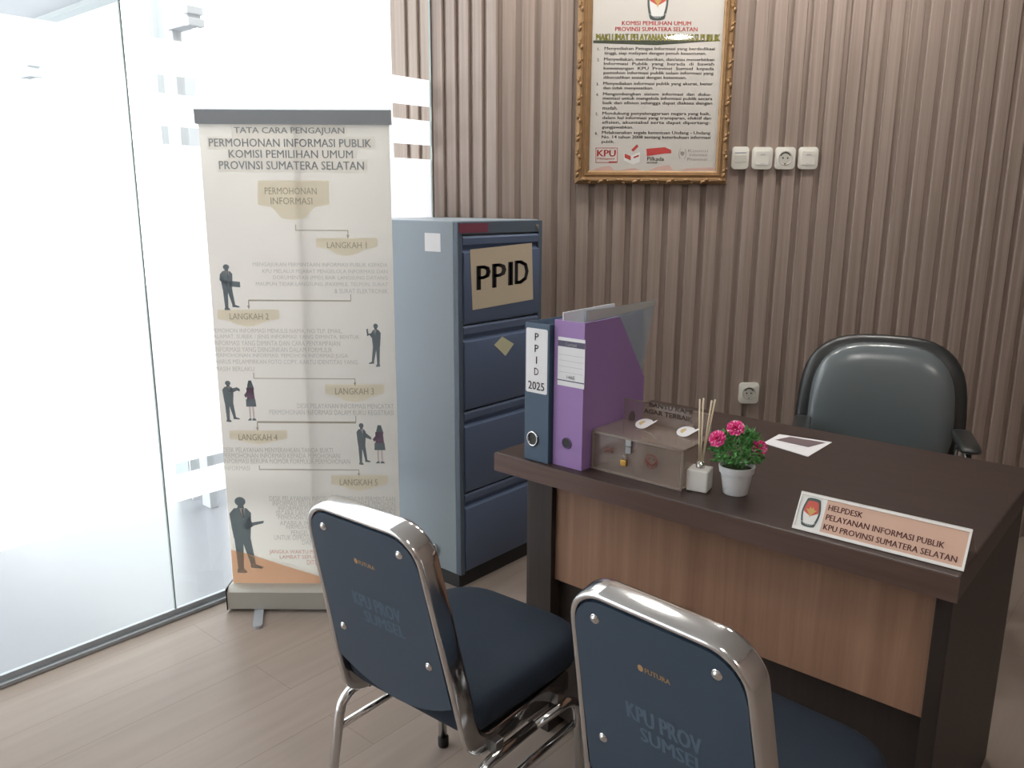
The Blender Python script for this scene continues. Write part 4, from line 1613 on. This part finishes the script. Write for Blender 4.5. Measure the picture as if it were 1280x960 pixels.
# row of logos along the foot of the charter
bm = bm_new()
FPZ.text(bm, 'KPU', 746.5, 769.5, 187.5, 195.5, 0.0008, 0.03)
FPZ.text(bm, 'Melayani', 746.5, 768, 197.2, 200, 0.0008, 0.01)
for (x0, x1, y0, y1) in ((744.5, 772, 184.7, 185.3), (744.5, 745.1, 184.7, 203.3), (771.4, 772, 184.7, 203.3), (744.5, 772, 202.7, 203.3), (761, 771, 201.8, 203.6)):
    sheet(bm, FPZ.poly([(x0, y1), (x1, y1), (x1, y0), (x0, y0)]), FPZ.mapf, 0.0008)
obj('logo_print', bm, M_PRED, po)
bm = bm_new()
sheet(bm, FPZ.poly([(779.5, 191), (789, 194.5), (800, 190), (799.5, 202.5), (791, 206), (780, 200.5)]), FPZ.mapf, 0.0006, 1)
sheet(bm, FPZ.poly([(780.8, 192), (788.3, 195), (788.3, 200.5), (780.8, 197)]), FPZ.mapf, 0.0009, 0)
sheet(bm, FPZ.poly([(792, 196), (798.5, 193.5), (798.5, 195.5), (792, 198)]), FPZ.mapf, 0.0009, 0)
sheet(bm, FPZ.poly([(789, 187.5), (796, 180.5), (798, 183), (791.5, 189.5)]), FPZ.mapf, 0.0009, 0)
obj('logo_print', bm, [M_PRED, M_EMB_W], po)
bm = bm_new()
sheet(bm, FPZ.poly([(808, 186), (831, 184), (839, 187.5), (839, 191.5), (830, 192), (808.5, 195)]), FPZ.mapf, 0.0006, 0)
FPZ.text(bm, 'Pilkada', 809, 830, 196, 201, 0.0006, 0.01, 1)
FPZ.text(bm, 'serentak', 808.5, 822, 201.5, 204.3, 0.0006, 0.01, 1)
obj('logo_print', bm, [M_PRED, M_PGREEN], po)
bm = bm_new()
for s in (-1, 1):
    u_, v_ = FPZ.uv(853, 192)
    sweep(bm, [FPZ.mapf(u_+s*0.014*math.cos(a), v_+0.022*math.sin(a), 0.0006) for a in [-1.0+2.0*k/8 for k in range(9)]], circ(0.0008, 4), a0=(0, 1, 0))
sheet(bm, FPZ.poly([(850.5, 193), (853, 195), (855.5, 193), (855.5, 189.5), (850.5, 189.5)]), FPZ.mapf, 0.0006)
for t, x0, x1, yc in (('Komisi', 860, 885, 188.5), ('Informasi', 862, 884, 193.5), ('Provinsi', 859, 884, 199)):
    FPZ.text(bm, t, x0, x1, yc-1.8, yc+1.8, 0.0006)
obj('logo_print', bm, mat('poster_pale_grey', (168, 160, 156), 0.7), po)
for i, (x0, x1, h) in enumerate(((740, 768, 6), (775, 800, 3), (812, 842, 7), (850, 895, 4))):
    bm = bm_new()
    sheet(bm, FPZ.poly([(x0, 213), (x1, 213), (x1-6, 213-h), (x0+8, 213-h*.6)]), FPZ.mapf, 0.0003)
    obj('skyline_print', bm, M_PPINK, po)


# ---- switches and sockets
def plate(name, label, cat, px0, px1, py0, py1, kind, group):
    (ua, va), (ub, vb) = FW.uv(px0, py1), FW.uv(px1, py0)
    cu, cv = (ua+ub)/2, (va+vb)/2
    hw, hh = (ub-ua)/2, (vb-va)/2
    t = thing(name, label, cat, wpos(cu)+Vector((0, 0, cv)), YAW, group)
    bm = bm_new()
    prism(bm, rrect(-hw, hw, -hh, hh, 0.012, 5), front, 0.001, 0.011, bev=0.003)
    obj('cover_plate', bm, M_PLATE, t, smooth=40)
    if kind == 'socket':
        bm = bm_new()
        n = 28
        rg = []
        for r_, w_ in ((0.028, 0.0115), (0.0265, 0.0125), (0.024, 0.0122), (0.0235, 0.0112)):
            rg.append([bm.verts.new(front(r_*math.cos(2*PI*i/n), r_*math.sin(2*PI*i/n), w_)) for i in range(n)])
        for a, b in zip(rg, rg[1:]):
            for i in range(n):
                bm.faces.new([a[i], a[(i+1) % n], b[(i+1) % n], b[i]])
        bm.faces.new(rg[-1])
        obj('socket_well', bm, M_PLATEIN, t)
        bm = bm_new()
        for s in (-1, 1):
            prism(bm, ellipse(s*0.009, 0, 0.0032, 0.0032, 10), front, 0.0113, 0.0118)
        prism(bm, ellipse(0, 0, 0.022, 0.022, 20, PI*.15, PI*.85)+ellipse(0, 0, 0.0185, 0.0185, 20, PI*.85, PI*.15), front, 0.0113, 0.0120)
        obj('pin_holes', bm, M_HOLE, t)
        bm = bm_new()
        box(bm, -0.003, 0.003, -0.0125, -0.0115, -0.024, -0.019)
        obj('earth_clip', bm, M_STEEL, t)
    elif kind == 'window':
        bm = bm_new()
        prism(bm, rrect(-0.024, 0.024, -0.016, 0.010, 0.003, 3), front, 0.0111, 0.0125)
        obj('blank_insert', bm, M_PLATEIN, t)
        bm = bm_new()
        box(bm, -0.022, 0.022, -0.0119, -0.0113, 0.017, 0.022)
        obj('marking', bm, M_LINEGREY, t)
    else:
        bm = bm_new()
        prism(bm, rrect(-0.026, 0.026, -0.026, 0.026, 0.004, 3), lambda u, v, w: front(u, v, w+(0.0012 if kind == 'rocker' else 0)*(v/0.026)), 0.0105, 0.0135, bev=0.001)
        rk = obj('rocker', bm, M_PLATE, t)
        bm = bm_new()
        box(bm, -0.009, 0.009, -0.0155, -0.0149, 0.012, 0.0155)
        obj('marking', bm, M_LINEGREY, rk)
        bm = bm_new()
        box(bm, -0.010, 0.010, -0.0155, -0.0147, -0.0215, -0.0195)
        obj('marking', bm, M_LINEGREY, rk)
    return t


G = 'row of ivory wall plates right of the frame'
plate('wall_plate', 'ivory wall plate touching the gilt frame, first of the row', 'wall plate', 913, 936, 183.5, 211.5, 'window', G)
plate('light_switch', 'ivory wall switch second in the row from the gilt frame', 'switch', 938.5, 965.5, 184, 211.5, 'rocker', G)
plate('wall_socket', 'ivory wall socket third in the row beside the gilt frame', 'socket', 967, 994, 184, 211.5, 'socket', G)
plate('light_switch', 'ivory wall switch at the right end of the row', 'switch', 996, 1022.5, 184, 211.5, 'rocker', G)
plate('wall_socket', 'single ivory wall socket low on the slatted wall above the desk', 'socket', 922, 948.5, 478, 503.5, 'socket', None)
